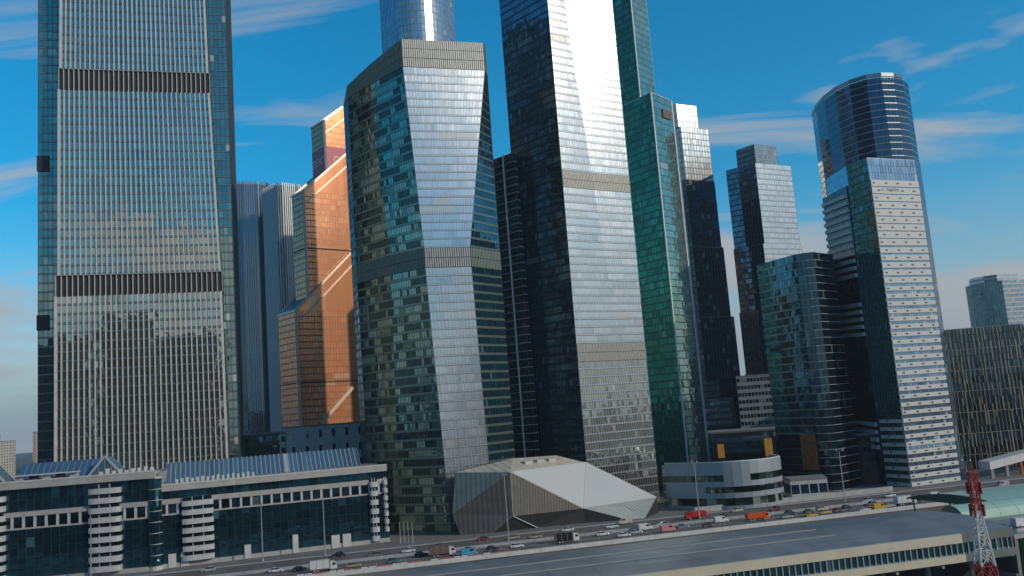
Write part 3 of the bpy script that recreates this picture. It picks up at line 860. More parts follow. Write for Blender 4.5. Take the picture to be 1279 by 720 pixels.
def tower_M():
    T = thing('distant_round_tower', 'distant pale tower with rounded left side above the bronze ribbed block', 'tower', (424, 765, 0))
    foot = [(402, 775), (401, 765), (404, 756), (410, 749), (418, 745), (446, 752), (440, 785)]
    d_ = dict(g='glass_teal', sp='spandrel_green', mu='mullion_light', fh=4, cw=2.5, spf=.25, tilt=.004, mw=.3)
    add_block(T, foot, 0, 124, {4: dict(g='glass_blue', sp='white_panel', spf=.45, mu='white_panel')}, d_)
    add_block(T, [(405, 773), (405, 765), (409, 756), (417, 750), (438, 756), (434, 780)], 123, 130, {}, dict(d_, g='glass_silver', sp='white_trim', spf=.5))
tower_M()

# ================================================================== white angular pavilion
def pavilion():
    T = thing('angular_pavilion', 'low faceted pavilion with white folded roof and brown ribbed sides by the road', 'building', (8, 362, 0))
    V = dict(a=(-26.9, 342, 23.2), b=(-4.6, 354, 26.3), c=(12.7, 364, 25.7), d=(-5.8, 338, 22.1), e=(24.5, 364, 22.0), f=(52.6, 368, 5.6), g=(21.1, 350, 5.4), h=(-28.9, 340, 8.0), i=(-6.0, 340, 5.6), p=(-26.4, 340.2, 0.1), q=(-13.8, 339.4, 0.1), r=(2.6, 344.7, 0.1), s=(21.8, 348.5, 0.1), u=(38, 347.3, 0.1), w=(44.5, 348, 0.1), x=(52, 362, 0.1), k1=(-20, 347, 15), k2=(34, 372, 8), k0=(-20, 347.5, 0), k3=(34, 373, 0), k4=(53, 372, 0), k5=(53, 372, 4))
    V = {k: Vector(v) for k, v in V.items()}
    def tri_panels(name, mat, pts, nu, ribs=None, thick=.22, gap=.03):
        """a folded face: base plate plus cladding strips cut from it"""
        m_ = MB(); P = [V[k] for k in pts]
        n = (P[1] - P[0]).cross(P[2] - P[0]).normalized()
        m_.poly(P); base = m_.build(name, mat, T)
        if not ribs: return base
        # strips between vertical planes along the longest horizontal run
        ax = Vector((max(P, key=lambda v: v.x).x - min(P, key=lambda v: v.x).x, max(P, key=lambda v: v.x).y - min(P, key=lambda v: v.x).y, 0)).normalized()
        lo_, hi = min(v.dot(ax) for v in P), max(v.dot(ax) for v in P)
        k = max(3, int((hi - lo_) / nu))
        for i in range(k):
            s0 = lerp(lo_, hi, (i + gap * 2) / k); s1 = lerp(lo_, hi, (i + 1 - gap * 2) / k)
            poly = clip(clip(P, ax, s0, 1), ax, s1, -1)
            if len(poly) < 3: continue
            zs = [v.z for v in poly]
            rows = max(1, int((max(zs) - min(zs)) / 5.0))
            for r_ in range(rows):
                za = lerp(min(zs), max(zs), r_ / rows) + .05; zb = lerp(min(zs), max(zs), (r_ + 1) / rows) - .05
                pl = clip(clip(poly, Vector((0, 0, 1)), za, 1), Vector((0, 0, 1)), zb, -1) if rows > 1 else poly
                if len(pl) < 3: continue
                q_ = MB(); top = [v + n * thick for v in pl]
                q_.poly(top, rng.random())
                for a_, c_ in zip(range(len(pl)), list(range(1, len(pl))) + [0]): q_.poly([pl[a_], pl[c_], top[c_], top[a_]])
                q_.build('cladding_panel', mat, base)
        return base
    def clip(P, ax, s, sg):
        out = []
        for a_, c_ in zip(P, P[1:] + P[:1]):
            da, dc = (a_.dot(ax) - s) * sg, (c_.dot(ax) - s) * sg
            if da >= 0: out.append(a_)
            if da * dc < 0: out.append(lerp(a_, c_, da / (da - dc)))
        return out
    tri_panels('roof_left', 'roof_tan', ['a', 'd', 'b'], 3, True, .12)
    tri_panels('side_panel', 'clad_green_grey', ['h', 'd', 'a'], 1.9, True)
    tri_panels('side_panel', 'clad_brown_dark', ['h', 'i', 'd'], 1.9, True)
    tri_panels('side_panel', 'clad_brown_dark', ['p', 'q', 'i', 'h'], 1.9, True)
    tri_panels('side_panel', 'clad_brown', ['i', 'g', 'd'], 1.2, True)
    tri_panels('side_panel', 'clad_cream', ['g', 'u', 'w', 'f'], 1.6, True)
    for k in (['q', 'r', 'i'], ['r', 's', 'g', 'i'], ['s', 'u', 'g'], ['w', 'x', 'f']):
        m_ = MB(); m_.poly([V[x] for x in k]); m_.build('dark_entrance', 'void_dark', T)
    e = MB(); e.bar(V['i'] + Vector((0, -.2, 0)), V['r'] + Vector((.5, -.4, 0)), .35); e.build('edge_trim', 'mullion_light', T)
    # white membrane roof in two halves with a seam
    seam0 = lerp(V['d'], V['e'], .62) ; m1 = V['e']; 
    mid_g = V['g']
    for pts in ([V['d'], V['g'], V['e']], [V['g'], V['f'], V['e']]):
        m_ = MB(); n = (pts[1] - pts[0]).cross(pts[2] - pts[0]).normalized()
        top = [p + n * .35 for p in pts]; m_.poly(top); m_.poly(pts[::-1])
        for a_ in range(3): c_ = (a_ + 1) % 3; m_.poly([pts[a_], pts[c_], top[c_], top[a_]])
        m_.build('white_roof', 'roof_white', T)
    e = MB(); nn = Vector((.59, -.36, .72)) * .36; e.bar(V['g'] + nn, V['e'] + nn, .14); e.build('roof_seam', 'concrete_grey', T)
    for pts in (['d', 'e', 'c', 'b'],):
        m_ = MB(); m_.poly([V[x] for x in pts]); m_.build('roof_top', 'roof_tan', T)
    for t in (.25, .45, .65):
        e = MB(); p = lerp(lerp(V['d'], V['e'], t), lerp(V['b'], V['c'], t), .5); e.box((p.x, p.y, p.z - 1), 3.5, 2.6, 2.0, .6); e.build('roof_hatch', 'clad_cream', T)
    for pts in (['b', 'k1', 'a'], ['b', 'c', 'k2', 'k1'], ['c', 'e', 'k2'], ['e', 'f', 'k5', 'k2']):
        m_ = MB(); m_.poly([V[x] for x in pts]); m_.build('roof_back', 'roof_tan', T)
    for pts in (['a', 'k1', 'k0', 'p', 'h'], ['k1', 'k2', 'k3', 'k0'], ['k2', 'k5', 'k4', 'k3'], ['k5', 'f', 'x', 'k4']):
        m_ = MB(); m_.poly([V[x] for x in pts]); m_.build('rear_wall', 'clad_brown', T)
    for a_, c_ in (('d', 'g'), ('d', 'a'), ('g', 'f'), ('d', 'i')):
        e = MB(); e.bar(V[a_] + Vector((0, -.15, .1)), V[c_] + Vector((0, -.15, .1)), .28); e.build('edge_trim', 'clad_cream', T)
pavilion()

# ================================================================== white curved low building
def curved_building():
    T = thing('curved_office', 'low grey-white office with rounded corner and dark ribbon windows behind the road', 'building', (84, 376, 0))
    foot = []
    for k in range(13):
        a = k / 12; foot.append((57.8 + 40.5 * a, 377.5 - 24.0 * math.sin(math.pi * (.12 + a * .56)) ** 1.3))
    foot += [(100.1, 360.0), (101.6, 361.2), (102.8, 362.9), (103.6, 365.0), (104.0, 367.4), (104, 381), (58, 383)]
    nfr = 18
    H = 18.6
    b_ = MB(); b_.prism(foot, 0, H - 1.9); b_.build('core', 'glass_black', T)
    # horizontal white bands, ring by ring
    def ringband(z0, z1, out, mat, name, k0=0, k1=nfr):
        for k in range(k0, k1):
            a, c = Vector(foot[k]), Vector(foot[k + 1]); t = (c - a).normalized(); n = Vector((t.y, -t.x))
            m_ = MB(); e0 = a - t * .02; e1 = c + t * .02
            m_.hexa([(*(e0 + n * out), z0), (*(e1 + n * out), z0), (*(e1 + n * .02), z0), (*(e0 + n * .02), z0)],
                    [(*(e0 + n * out), z1), (*(e1 + n * out), z1), (*(e1 + n * .02), z1), (*(e0 + n * .02), z1)])
            m_.build(name, mat, T)
    ringband(.2, 1.6, .5, 'cool_grey_panel', 'wall_panel')
    ringband(4.6, 6.6, .5, 'cool_grey_panel', 'wall_panel')
    ringband(9.0, 11.0, .5, 'cool_grey_panel', 'wall_panel')
    ringband(13.6, H, .5, 'cool_grey_panel', 'wall_panel')
    ringband(6.6, 9.0, .48, 'cool_grey_panel', 'wall_panel', 0, 4)
    ringband(11.0, 13.6, .48, 'cool_grey_panel', 'wall_panel', 6, 9)
    for k in range(nfr):
        a, c = Vector(foot[k]), Vector(foot[k + 1]); t = (c - a).normalized(); n = Vector((t.y, -t.x))
        for z0, z1 in ((1.6, 4.6), (6.6, 9.0), (11.0, 13.6)):
            P = Patch((*a, z0), (*c, z0), (*c, z1), (*a, z1)); m_ = MB(); panel(m_, P, .03, .97, .0, 1, .1, .01, rng.random()); m_.build('window_pane', 'glass_green', T)
    m_ = MB()
    for k in range(nfr): m_.bar((*foot[k], H + .1), (*foot[k + 1], H + .1), .5, .35)
    m_.build('roof_edge', 'white_trim', T)
    m_ = MB(); m_.poly([(x, y, H - 1.6) for x, y in foot]); m_.build('roof', 'roof_gravel', T)
curved_building()
def roof_box():
    T = thing('plant_block', 'dark navy block with orange end panels rising behind the curved grey-white office', 'building', (96, 420, 0))
    m_ = MB(); m_.prism([(88.5, 409), (112, 403), (117, 430), (92, 436)], 0, 24.5); m_.build('body', 'spandrel_dark', T)
    P = Patch((88.5, 409, 0), (112, 403, 0), (112, 403, 24.5), (88.5, 409, 24.5))
    for u0, u1, v0, v1 in ((0.0, .12, .68, .93), (.86, 1.0, .66, .985)):
        m_ = MB(); slab(m_, P, u0, u1, v0, v1, .05, .8); m_.build('orange_panel', 'orange_panel', T)
    for i in range(12):
        m_ = MB(); slab(m_, P, .14 + i * .06, .19 + i * .06, .6, .95, .03, .08); m_.build('wall_panel', 'glass_black', T)
roof_box()

# ================================================================== low buildings in the gaps
def low_block(name, label, foot, H, wall, nfl, cw, win='glass_black', wmat=None, cat='building', frac=.5, faces=None, z0=0):
    c = (sum(p[0] for p in foot) / len(foot), sum(p[1] for p in foot) / len(foot), 0)
    T = thing(name, label, cat, c)
    m_ = MB(); m_.prism(foot, z0, H); body = m_.build('wall', wall, T)
    n = len(foot); fh = (H - z0) / nfl
    for k in (faces if faces is not None else range(n)):
        a, c2 = foot[k], foot[(k + 1) % n]
        P = Patch((*a, z0), (*c2, z0), (*c2, H), (*a, H)); nc = max(1, round(P.w / cw))
        for j in range(nfl):
            m_ = MB()
            for i in range(nc): panel(m_, P, (i + .5 - frac / 2) / nc, (i + .5 + frac / 2) / nc, (j + .3) / nfl, (j + .8) / nfl, .04, .004, rng.random())
            m_.build('window_row', win, body)
    m_ = MB(); m_.prism([tuple(lerp(Vector(p), Vector(c[:2]), -.01)) for p in foot], H, H + .9); m_.build('roof', 'roof_gravel', T)
    return T
low_block('grey_plant_building', 'grey flat-roofed building between the copper tower and the skylight roof', [(-113, 424), (-77, 437), (-84, 456), (-120, 443)], 44.5, 'concrete_cool', 6, 6, frac=.22)
low_block('dark_low_building', 'dark low glass building behind the skylight between finned tower and grey block', [(-140, 432), (-117, 438), (-122, 456), (-145, 450)], 42.5, 'spandrel_dark', 9, 2.2, 'glass_teal', frac=.85)
low_block('slim_tan_building', 'slim tan building end beside the grey flat-roofed building', [(-117, 426), (-113.6, 427), (-115, 432), (-118.4, 431)], 42, 'cream_plaster', 8, 3.4, 'glass_black')
low_block('mid_glass_building', 'mid-height pale glass building filling the gap below the stepped silver tower', [(128, 521), (151, 518), (160, 545), (137, 548)], 54.5, 'cool_grey_panel', 13, 1.9, 'glass_green', frac=.8)
low_block('blue_roof_hall', 'low hall with blue-grey roof between emerald tower and dark block', [(96, 470), (134, 461), (142, 490), (104, 499)], 25, 'spandrel_dark', 6, 2.4, 'glass_blue', frac=.8)
low_block('dark_backdrop_building', 'dark wide building at the foot of the stepped dark tower', [(100, 535), (127, 530), (130, 552), (104, 556)], 42, 'spandrel_dark', 11, 2.0, 'glass_navy', frac=.85)
low_block('lobby_block', 'dark glass lobby between the black block and the white banded tower', [(152, 408), (163, 402), (166, 425), (155, 430)], 22, 'spandrel_dark', 5, 2.0, 'glass_black', frac=.85)
low_block('glass_kiosk', 'small glass entrance box with pale frame beside the curved office', [(109, 372), (124, 371), (126, 384), (110, 385)], 7.5, 'concrete_pale', 1, 3.6, 'glass_teal', frac=.86)
far = [(-560, 905, 40, 26, 58, 'cream_plaster'), (-520, 880, 24, 20, 52, 'cream_plaster'), (-545, 1020, 30, 22, 61, 'pink_plaster'), (-503, 930, 12, 14, 58, 'pink_plaster'), (-478, 960, 16, 16, 62, 'pink_plaster'), (-610, 900, 40, 26, 55, 'cream_plaster'), (-455, 1000, 20, 18, 50, 'cream_plaster'), (-700, 1330, 60, 30, 66, 'pink_plaster'), (-735, 1420, 50, 30, 84, 'cream_plaster'), (-640, 1280, 40, 26, 56, 'cream_plaster')]
names = ['cream long apartment block on the left skyline', 'cream short apartment block in front of the left skyline', 'pink apartment block behind the cream ones on the left skyline', 'slim pink tower block beside the finned tower on the skyline', 'taller pink tower block closest to the finned tower on the skyline', 'cream block at the far edge of the left skyline', 'low cream block mostly hidden behind the finned tower', 'wide hazy pink slab farther back on the left skyline', 'tall hazy cream slab farthest back on the left skyline', 'hazy cream slab just right of the wide pink one on the skyline']
for (x, y, w, d, h, mt), lb in zip(far, names):
    x, y, w, d, h = x * 1.25, y * 1.25, w * 1.25, d * 1.25, 45 + (h - 45) * 1.25
    ca, sa = math.cos(.35), math.sin(.35)
    low_block('apartment_block', lb, [(x + p * w / 2 * ca - q_ * d / 2 * sa, y + p * w / 2 * sa + q_ * d / 2 * ca) for p, q_ in ((-1, -1), (1, -1), (1, 1), (-1, 1))], h, mt, 16, 3.0, 'glass_black', frac=.34)

# apartment towers across the road, seen mirrored in the glass
for (x, y, w, d, h, lb) in ((-158, -60, 56, 26, 132, 'brown apartment tower mirrored in the finned tower glass'), (-100, -70, 44, 26, 152, 'tallest brown apartment tower mirrored in the finned tower glass'),
                            (-44, -88, 52, 26, 136, 'brown apartment tower mirrored at the right of the finned tower glass'), (70, -120, 60, 24, 70, 'long brown apartment block mirrored low in the silver tower'), (190, -90, 50, 24, 55, 'low brown apartment block mirrored in the road-side glass'),
                            (-230, -20, 50, 24, 90, 'broad brown apartment tower across the railway facing the podium')):
    low_block('brick_apartment_tower', lb, [(x - w / 2, y - d / 2), (x + w / 2, y - d / 2), (x + w / 2, y + d / 2), (x - w / 2, y + d / 2)], h, 'brick_brown', max(8, int(h / 5)), 4.0, 'glass_navy', frac=.5, faces=(1, 2, 3), z0=-8)

# ================================================================== podium building on the left
def podium():
    T = thing('podium_building', 'long dark glass podium with grey beams and stacked white rounded balconies', 'building', (-120, 320, 0))
    R0, C0 = Vector((-52.6, 337.1)), Vector((-129.5, 310.9))
    d = (R0 - C0).normalized(); n = Vector((d.y, -d.x)); WR = (R0 - C0).length
    a2 = R(9); d2 = Vector((math.cos(a2), math.sin(a2))); n2 = Vector((d2.y, -d2.x)); L0 = C0 - d2 * 125 + n2 * 2.0; C2 = C0 + d2 * 1.0 + n2 * 2.0
    D = 34
    def sec(a, c, nn, H, beams, wz, gz, name, eave):
        w = (c - a).length
        m_ = MB(); b0, b1 = a - nn * .4, c - nn * .4; k0, k1 = a - nn * D, c - nn * D
        m_.prism([tuple(b0), tuple(b1), tuple(k1), tuple(k0)], 0, H - .3); wall = m_.build('wall', 'concrete_grey', T)
        P = Patch((*a, 0), (*c, 0), (*c, 1), (*a, 1))
        def sl(nm, mat, z0, z1, o0, o1, u0=0., u1=1., par=T):
            q_ = MB(); slab(q_, P, u0, u1, z0, z1, o0, o1); return q_.build(nm, mat, par)
        # dark curtain glass
        for z0, z1 in gz:
            nfl = max(1, round((z1 - z0) / 3.4)); nc = round(w / 2.6)
            for j in range(nfl):
                q_ = MB()
                for i in range(nc):
                    panel(q_, P, (i + .02) / nc, (i + .98) / nc, lerp(z0, z1, (j + .02) / nfl), lerp(z0, z1, (j + .98) / nfl), -.1, .012, rng.random())
                q_.build('window_row', 'glass_teal', wall)
            q_ = MB()
            for i in range(0, nc + 1): slab(q_, P, max(0, i / nc - .04 / w), min(1, i / nc + .04 / w), z0, z1, -.3, .05)
            q_.build('mullions', 'mullion_dark', wall, 'stuff')
        # pier row of windows
        z0, z1 = wz; k = round(w / 3.6)
        for i in range(k):
            u0, u1 = (i + .2) / k, (i + .98) / k
            q_ = MB(); panel(q_, P, u0, u1, z0, z1, -.2, .008, rng.random()); win = q_.build('window', 'glass_black', wall)
            sl('pier', 'balcony_white', z0, z1, -.3, .25, (i - .02) / k if i else 0, (i + .2) / k, wall)
        sl('sill_band', 'concrete', wz[0] - .55, wz[0], -.3, .3)
        for z0, z1, o in beams: sl('beam', 'concrete', z0, z1, -.3, o)
        sl('eave_slab', 'concrete', eave[0], eave[1], -6, 1.6)
        sl('eave_lip', 'concrete_pale', eave[1], eave[1] + .5, 1.0, 1.75)
        sl('base_wall', 'concrete', 0, 1.6, -.3, .6)
        q_ = MB(); slab(q_, P, 0, 1, H - .25, H, -D, -5); q_.build('roof', 'roof_gravel', T)
        return P, w, wall
    P, w, wall = sec(C0, R0, n, 28, [(21.7, 23.4, .5)], (18.4, 21.7), [(1.6, 18.4), (23.4, 26.3)], 'right', (26.2, 28.2))
    P2, w2, wall2 = sec(L0, C2, n2, 33, [(21.9, 23.5, .5)], (18.2, 21.9), [(1.6, 18.2), (23.5, 31.2)], 'left', (31.2, 33.4))
    # stacked balconies
    def stack(P, w, u, hw, z0, z1, cnt, out, rounded=True, mat='balcony_white'):
        for j in range(cnt):
            z = lerp(z0, z1, j / cnt); h = (z1 - z0) / cnt * .56
            m_ = MB(); pts = []
            seg = 9
            for k in range(seg + 1):
                a = k / seg; bul = (1 - (2 * a - 1) ** 4) * .8 if rounded else 0
                pts.append((u + (2 * a - 1) * hw / w, out - .8 + bul))
            bt = [P.p(x, z, o) for x, o in pts] + [P.p(pts[-1][0], z, -.2), P.p(pts[0][0], z, -.2)]
            tp = [P.p(x, z + h, o) for x, o in pts] + [P.p(pts[-1][0], z + h, -.2), P.p(pts[0][0], z + h, -.2)]
            nn = len(bt); i0 = 0
            m_.v = [tuple(p) for p in bt + tp]
            for k in range(nn): l = (k + 1) % nn; m_.f.append((k, l, nn + l, nn + k)); m_.r.append(.5); m_.m.append(0)
            m_.f.append(tuple(range(nn, 2 * nn))); m_.f.append(tuple(reversed(range(nn)))); m_.r += [.5, .5]; m_.m += [0, 0]
            m_.build('balcony', mat, T)
            m_ = MB(); slab(m_, P, u - hw * .9 / w, u + hw * .9 / w, z + h, z + (z1 - z0) / cnt, -.2, out - 1.2); m_.build('balcony_window', 'glass_black', T)
            for s in (-.4, .4):
                m_ = MB(); slab(m_, P, u + s * (hw * .86) / w - .15 / w, u + s * (hw * .86) / w + .15 / w, z + h, z + (z1 - z0) / cnt, out - 1.2, out - .95); m_.build('balcony_post', 'concrete', T)
    stack(P, w, 14.0 / w, 5.2, 2.0, 23.6, 7, 2.8)
    stack(P2, w2, 1 - 16.5 / w2, 5.1, 1.5, 30.6, 9, 2.8)
    stack(P2, w2, 1 - 53.5 / w2, 5.1, 1.5, 30.6, 9, 2.8)
    stack(P, w, 1 - 5.3 / w, 1.6, 1.0, 24.0, 7, 1.9)
    stack(P, w, 1 - .9 / w, .9, 4, 24, 7, 1.5)
    # rounded glass corner between the two wings
    m_ = MB(); q0 = C0 + n * 1.0
    for k in range(12):
        a0, a1_ = R(-160 + k * 15), R(-145 + k * 15)
        for j in range(8):
            z0, z1 = 1.6 + j * 3.7, 1.6 + (j + 1) * 3.7 - .25
            m_.poly([(q0.x + 2.4 * math.cos(a0), q0.y + 2.4 * math.sin(a0), z0), (q0.x + 2.4 * math.cos(a1_), q0.y + 2.4 * math.sin(a1_), z0), (q0.x + 2.4 * math.cos(a1_), q0.y + 2.4 * math.sin(a1_), z1), (q0.x + 2.4 * math.cos(a0), q0.y + 2.4 * math.sin(a0), z1)], rng.random())
    m_.build('corner_bay', 'glass_teal', T)
    m_ = MB(); m_.tube((q0.x, q0.y, 0), (q0.x, q0.y, 31.5), 2.3, 2.3, 16); m_.build('corner_drum', 'concrete_pale', T)
    # long skylight on the right wing: panes between bars, rising to the back
    S0, S1 = C0 + d * 3 - n * 9, R0 - d * 8 - n * 9
    Lw = (S1 - S0).length; k = 42
    SK = Patch((*S0, 28.4), (*S1, 28.4), (*(S1 - n * 9), 35.2), (*(S0 - n * 9), 35.2))
    m_ = MB(); b0, b1, b2, b3 = S0, S1, S1 - n * 9, S0 - n * 9
    m_.poly([(*b0, 28.3), (*b1, 28.3), (*b2, 35.1), (*b3, 35.1)]); m_.poly([(*b1, 28.3), (*b2, 28.3), (*b2, 35.1)]); m_.poly([(*b3, 28.3), (*b0, 28.3), (*b3, 35.1)]); m_.poly([(*b2, 28.3), (*b3, 28.3), (*b3, 35.1), (*b2, 35.1)])
    sk = m_.build('skylight', 'concrete_grey', T)
    for i in range(k):
        q_ = MB(); panel(q_, SK, (i + .06) / k, (i + .94) / k, .02, .98, .08, .006, rng.random()); q_.build('skylight_pane', 'glass_roof', sk)
        q_ = MB(); slab(q_, SK, max(0, i / k - .0022), i / k + .0022, 0, 1, .02, .22); q_.build('glazing_bar', 'mullion_light', sk)
    # left wing: ridge skylight and cross gable
    for base_u, ln in ((1 - 23.0 / w2, 25.0), (1 - 61.0 / w2, 25.0)):
        c = P2.p(base_u, 0); e = Vector((c.x, c.y)) - n2 * 7
        s0, s1 = e - d2 * ln, e + d2 * 3
        Q = Patch((*s0, 33.2), (*s1, 33.2), (*(s1 - n2 * 6), 39.2), (*(s0 - n2 * 6), 39.2))
        m_ = MB(); f0, f1, g0, g1 = s0, s1, s0 - n2 * 12, s1 - n2 * 12; h0, h1 = s0 - n2 * 6, s1 - n2 * 6
        m_.poly([(*f0, 33.1), (*f1, 33.1), (*h1, 39.1), (*h0, 39.1)]); m_.poly([(*g1, 33.1), (*g0, 33.1), (*h0, 39.1), (*h1, 39.1)]); m_.poly([(*g0, 33.1), (*f0, 33.1), (*h0, 39.1)]); m_.poly([(*f1, 33.1), (*g1, 33.1), (*h1, 39.1)])
        sk = m_.build('skylight', 'concrete_grey', T)
        kk = 14
        for i in range(kk):
            q_ = MB(); panel(q_, Q, (i + .08) / kk, (i + .92) / kk, .02, .98, .08, .008, rng.random()); q_.build('skylight_pane', 'glass_roof', sk)
        # cross gable facing the road
        ga = e - n2 * -1.0 - d2 * 1.0; gb = ga + d2 * 11; gm = (ga + gb) / 2
        back = -n2 * 9
        m_ = MB()
        m_.poly([(*ga, 33.2), (*gb, 33.2), (*gm, 39.6)]); m_.poly([(*ga, 33.2), (*gm, 39.6), (*(gm + back), 39.6), (*(ga + back), 33.2)]); m_.poly([(*gm, 39.6), (*gb, 33.2), (*(gb + back), 33.2), (*(gm + back), 39.6)])
        gbo = m_.build('gable', 'glass_roof', T)
        for p_, q2 in (((*ga, 33.3), (*gm, 39.8)), ((*gb, 33.3), (*gm, 39.8))):
            m_ = MB(); m_.bar(p_, q2, .7); m_.build('gable_beam', 'concrete', gbo)
        for t in (.3, .5, .7):
            p_ = lerp(ga, gb, t); m_ = MB(); m_.bar((*(p_ + n2 * .1), 33.2), (*(p_ + n2 * .1), 33.2 + 6.4 * (1 - abs(2 * t - 1))), .15); m_.build('glazing_bar', 'mullion_light', gbo)
        # roof canopies in front
        for i in range(5):
            cc_ = s0 + d2 * (2.0 + i * 4.4) + n2 * 2.5
            m_ = MB(); m_.box((cc_.x, cc_.y, 35.2), 3.6, 3, .35, a2); 
            cn = m_.build('roof_canopy', 'white_panel', T)
            m_ = MB(); m_.box((cc_.x, cc_.y + .6, 33.2), 2.6, 1.6, 1.95, a2); m_.build('canopy_box', 'void_dark' if i % 2 else 'concrete', cn)
    for i in range(16):
        cc_ = S0 + d * (4 + i * 1.75) + n * 2.4
        m_ = MB(); m_.box((cc_.x, cc_.y, 28.3), .9, .8, 1.4 + (i % 3) * .2, .3); m_.build('roof_vent', 'white_panel', T)
    for i in range(9):
        cc_ = C2 - d2 * (2 + i * 2.1) - n2 * 3
        m_ = MB(); m_.box((cc_.x, cc_.y, 33.3), 1.2, 1.2, 1.2 + 1.2 * rng.random(), .3); m_.build('roof_vent', 'concrete_pale', T)
    # street-level vents and doors
    for u, wd, h in ((.36, 2.2, 3.4), (.565, 2.0, 5.0), (.735, 3, 3.2), (.785, 3, 3.2), (.05, 2.5, 3.2), (.1, 2.5, 3.5)):
        m_ = MB(); slab(m_, P, u, u + wd / w, 0.2, 1.6 + h, .55, .95); m_.build('street_panel', 'concrete_pale', T)
podium()

# ================================================================== railway station in front of the road
def station():
    T = thing('railway_station', 'long station hall with ribbed grey roof and cream fascia beside the road', 'station', st(40, 194, -8))
    s0, s1, t0, t1 = -230, 160, 176.5, 212
    # slightly arched roof with standing seams
    prof = [(t0, 9.6), (t0 + 5, 10.5), (t0 + 12, 11.2), (t0 + 20, 11.3), (t0 + 28, 10.9), (t1, 10.2)]
    k = 39
    m_ = MB()
    for (ta, za), (tb, zb) in zip(prof, prof[1:]): m_.poly([st(s0, ta, za - .12), st(s1, ta, za - .12), st(s1, tb, zb - .12), st(s0, tb, zb - .12)])
    rf = m_.build('roof', 'station_rib', T)
    for i in range(k):
        a, c = lerp(s0, s1, i / k) + .05, lerp(s0, s1, (i + 1) / k) - .05
        for j in range(5):
            (ta, za), (tb, zb) = prof[j], prof[j + 1]
            dz = rng.uniform(-.015, .015)
            m_ = MB(); m_.poly([st(a, ta + .04, za + dz), st(c, ta + .04, za - dz), st(c, tb - .04, zb + dz), st(a, tb - .04, zb - dz)], rng.random()); m_.build('roof_sheet', 'station_roof', rf)
    for t, z in ((t0 + 9, 10.95), (t0 + 17, 11.3)):
        m_ = MB(); m_.hexa([st(s0, t, z), st(s1 - 40, t, z), st(s1 - 40, t + .35, z), st(s0, t + .35, z)], [st(s0, t, z + .22), st(s1 - 40, t, z + .22), st(s1 - 40, t + .35, z + .22), st(s0, t + .35, z + .1)]); m_.build('roof_rail', 'concrete_grey', T)
    def blk(nm, mat, sa, sb, ta, tb, za, zb, par=T):
        q_ = MB(); q_.hexa([st(sa, ta, za), st(sb, ta, za), st(sb, tb, za), st(sa, tb, za)], [st(sa, ta, zb), st(sb, ta, zb), st(sb, tb, zb), st(sa, tb, zb)]); return q_.build(nm, mat, par)
    e = 146
    blk('fascia', 'station_cream', s0, e, t0 - .5, t0 + .3, 7.7, 9.7)
    blk('fascia', 'clad_green_grey', e + .05, s1, t0 - .4, t0 + .3, 7.7, 9.65)
    blk('lower_fascia', 'station_cream', s0, e, t0 - .9, t0 + .3, 3.6, 5.2)
    blk('lower_fascia', 'clad_green_grey', e + .05, s1, t0 - .8, t0 + .3, 3.6, 5.2)
    blk('deck', 'concrete_grey', s0, s1, t0 + .3, t1, 3.2, 4.2)
    inner = blk('inner_wall', 'spandrel_dark', s0, s1, t0 + .8, t1 - 1, 4.2, 9.4)
    blk('end_wall', 'clad_green_grey', s1 - .4, s1, t0, t1, 4.2, 9.5)
    n = 150; a0, a1 = -70, s1
    P = Patch(st(a0, t0, 5.2), st(a1, t0, 5.2), st(a1, t0, 7.7), st(a0, t0, 7.7))
    for i in range(n):
        q_ = MB(); panel(q_, P, (i + .07) / n, (i + .93) / n, 0, 1, -.15, .006, rng.random()); q_.build('window', 'glass_teal', inner)
        q_ = MB(); slab(q_, P, i / n - .0004, i / n + .0006, 0, 1, -.2, .12); q_.build('window_post', 'pole_grey', inner)
    for s in range(-220, 161, 12):
        q_ = MB(); q_.tube(st(s, t0 + 5, -8), st(s, t0 + 5, 3.2), .6, .6, 10); q_.build('column', 'concrete_grey', T)
        q_ = MB(); q_.tube(st(s, t1 - 5, -8), st(s, t1 - 5, 3.2), .6, .6, 10); q_.build('column', 'concrete_grey', T)
        blk('bracket', 'concrete_grey', s - .3, s + .3, t0 - .6, t0 + 2, 2.7, 3.2)
    blk('under_deck_shade', 'void_dark', s0, s1, t0 + 8, t1 - 6, -8, 3.2)  # near-black fill standing in for the shade beneath the deck
station()
def side_hall():
    T = thing('glass_side_hall', 'grey-green slatted hall at the end of the station roof', 'building', st(190, 190, -8))
    q_ = MB(); q_.hexa([st(161.5, 178, -8), st(230, 178, -8), st(230, 214, -8), st(161.5, 214, -8)], [st(161.5, 178, 7.2), st(230, 178, 7.2), st(230, 214, 7.2), st(161.5, 214, 7.2)]); body = q_.build('wall', 'clad_green_grey', T)
    P = Patch(st(161.5, 178, -8), st(230, 178, -8), st(230, 178, 7.2), st(161.5, 178, 7.2))
    for i in range(60):
        q_ = MB(); panel(q_, P, (i + .12) / 60, (i + .95) / 60, .02, .96, .05, .01, rng.random()); q_.build('wall_panel', 'glass_green', body)
    q_ = MB(); slab(q_, P, 0, 1, .97, 1.03, .0, .5); q_.build('coping', 'concrete', T)
    P3 = Patch(st(161.5, 214, -8), st(161.5, 178, -8), st(161.5, 178, 7.2), st(161.5, 214, 7.2))
    q_ = MB(); slab(q_, P3, .0, 1, .0, .45, .02, .4); q_.build('plinth', 'concrete_grey', T)
side_hall()
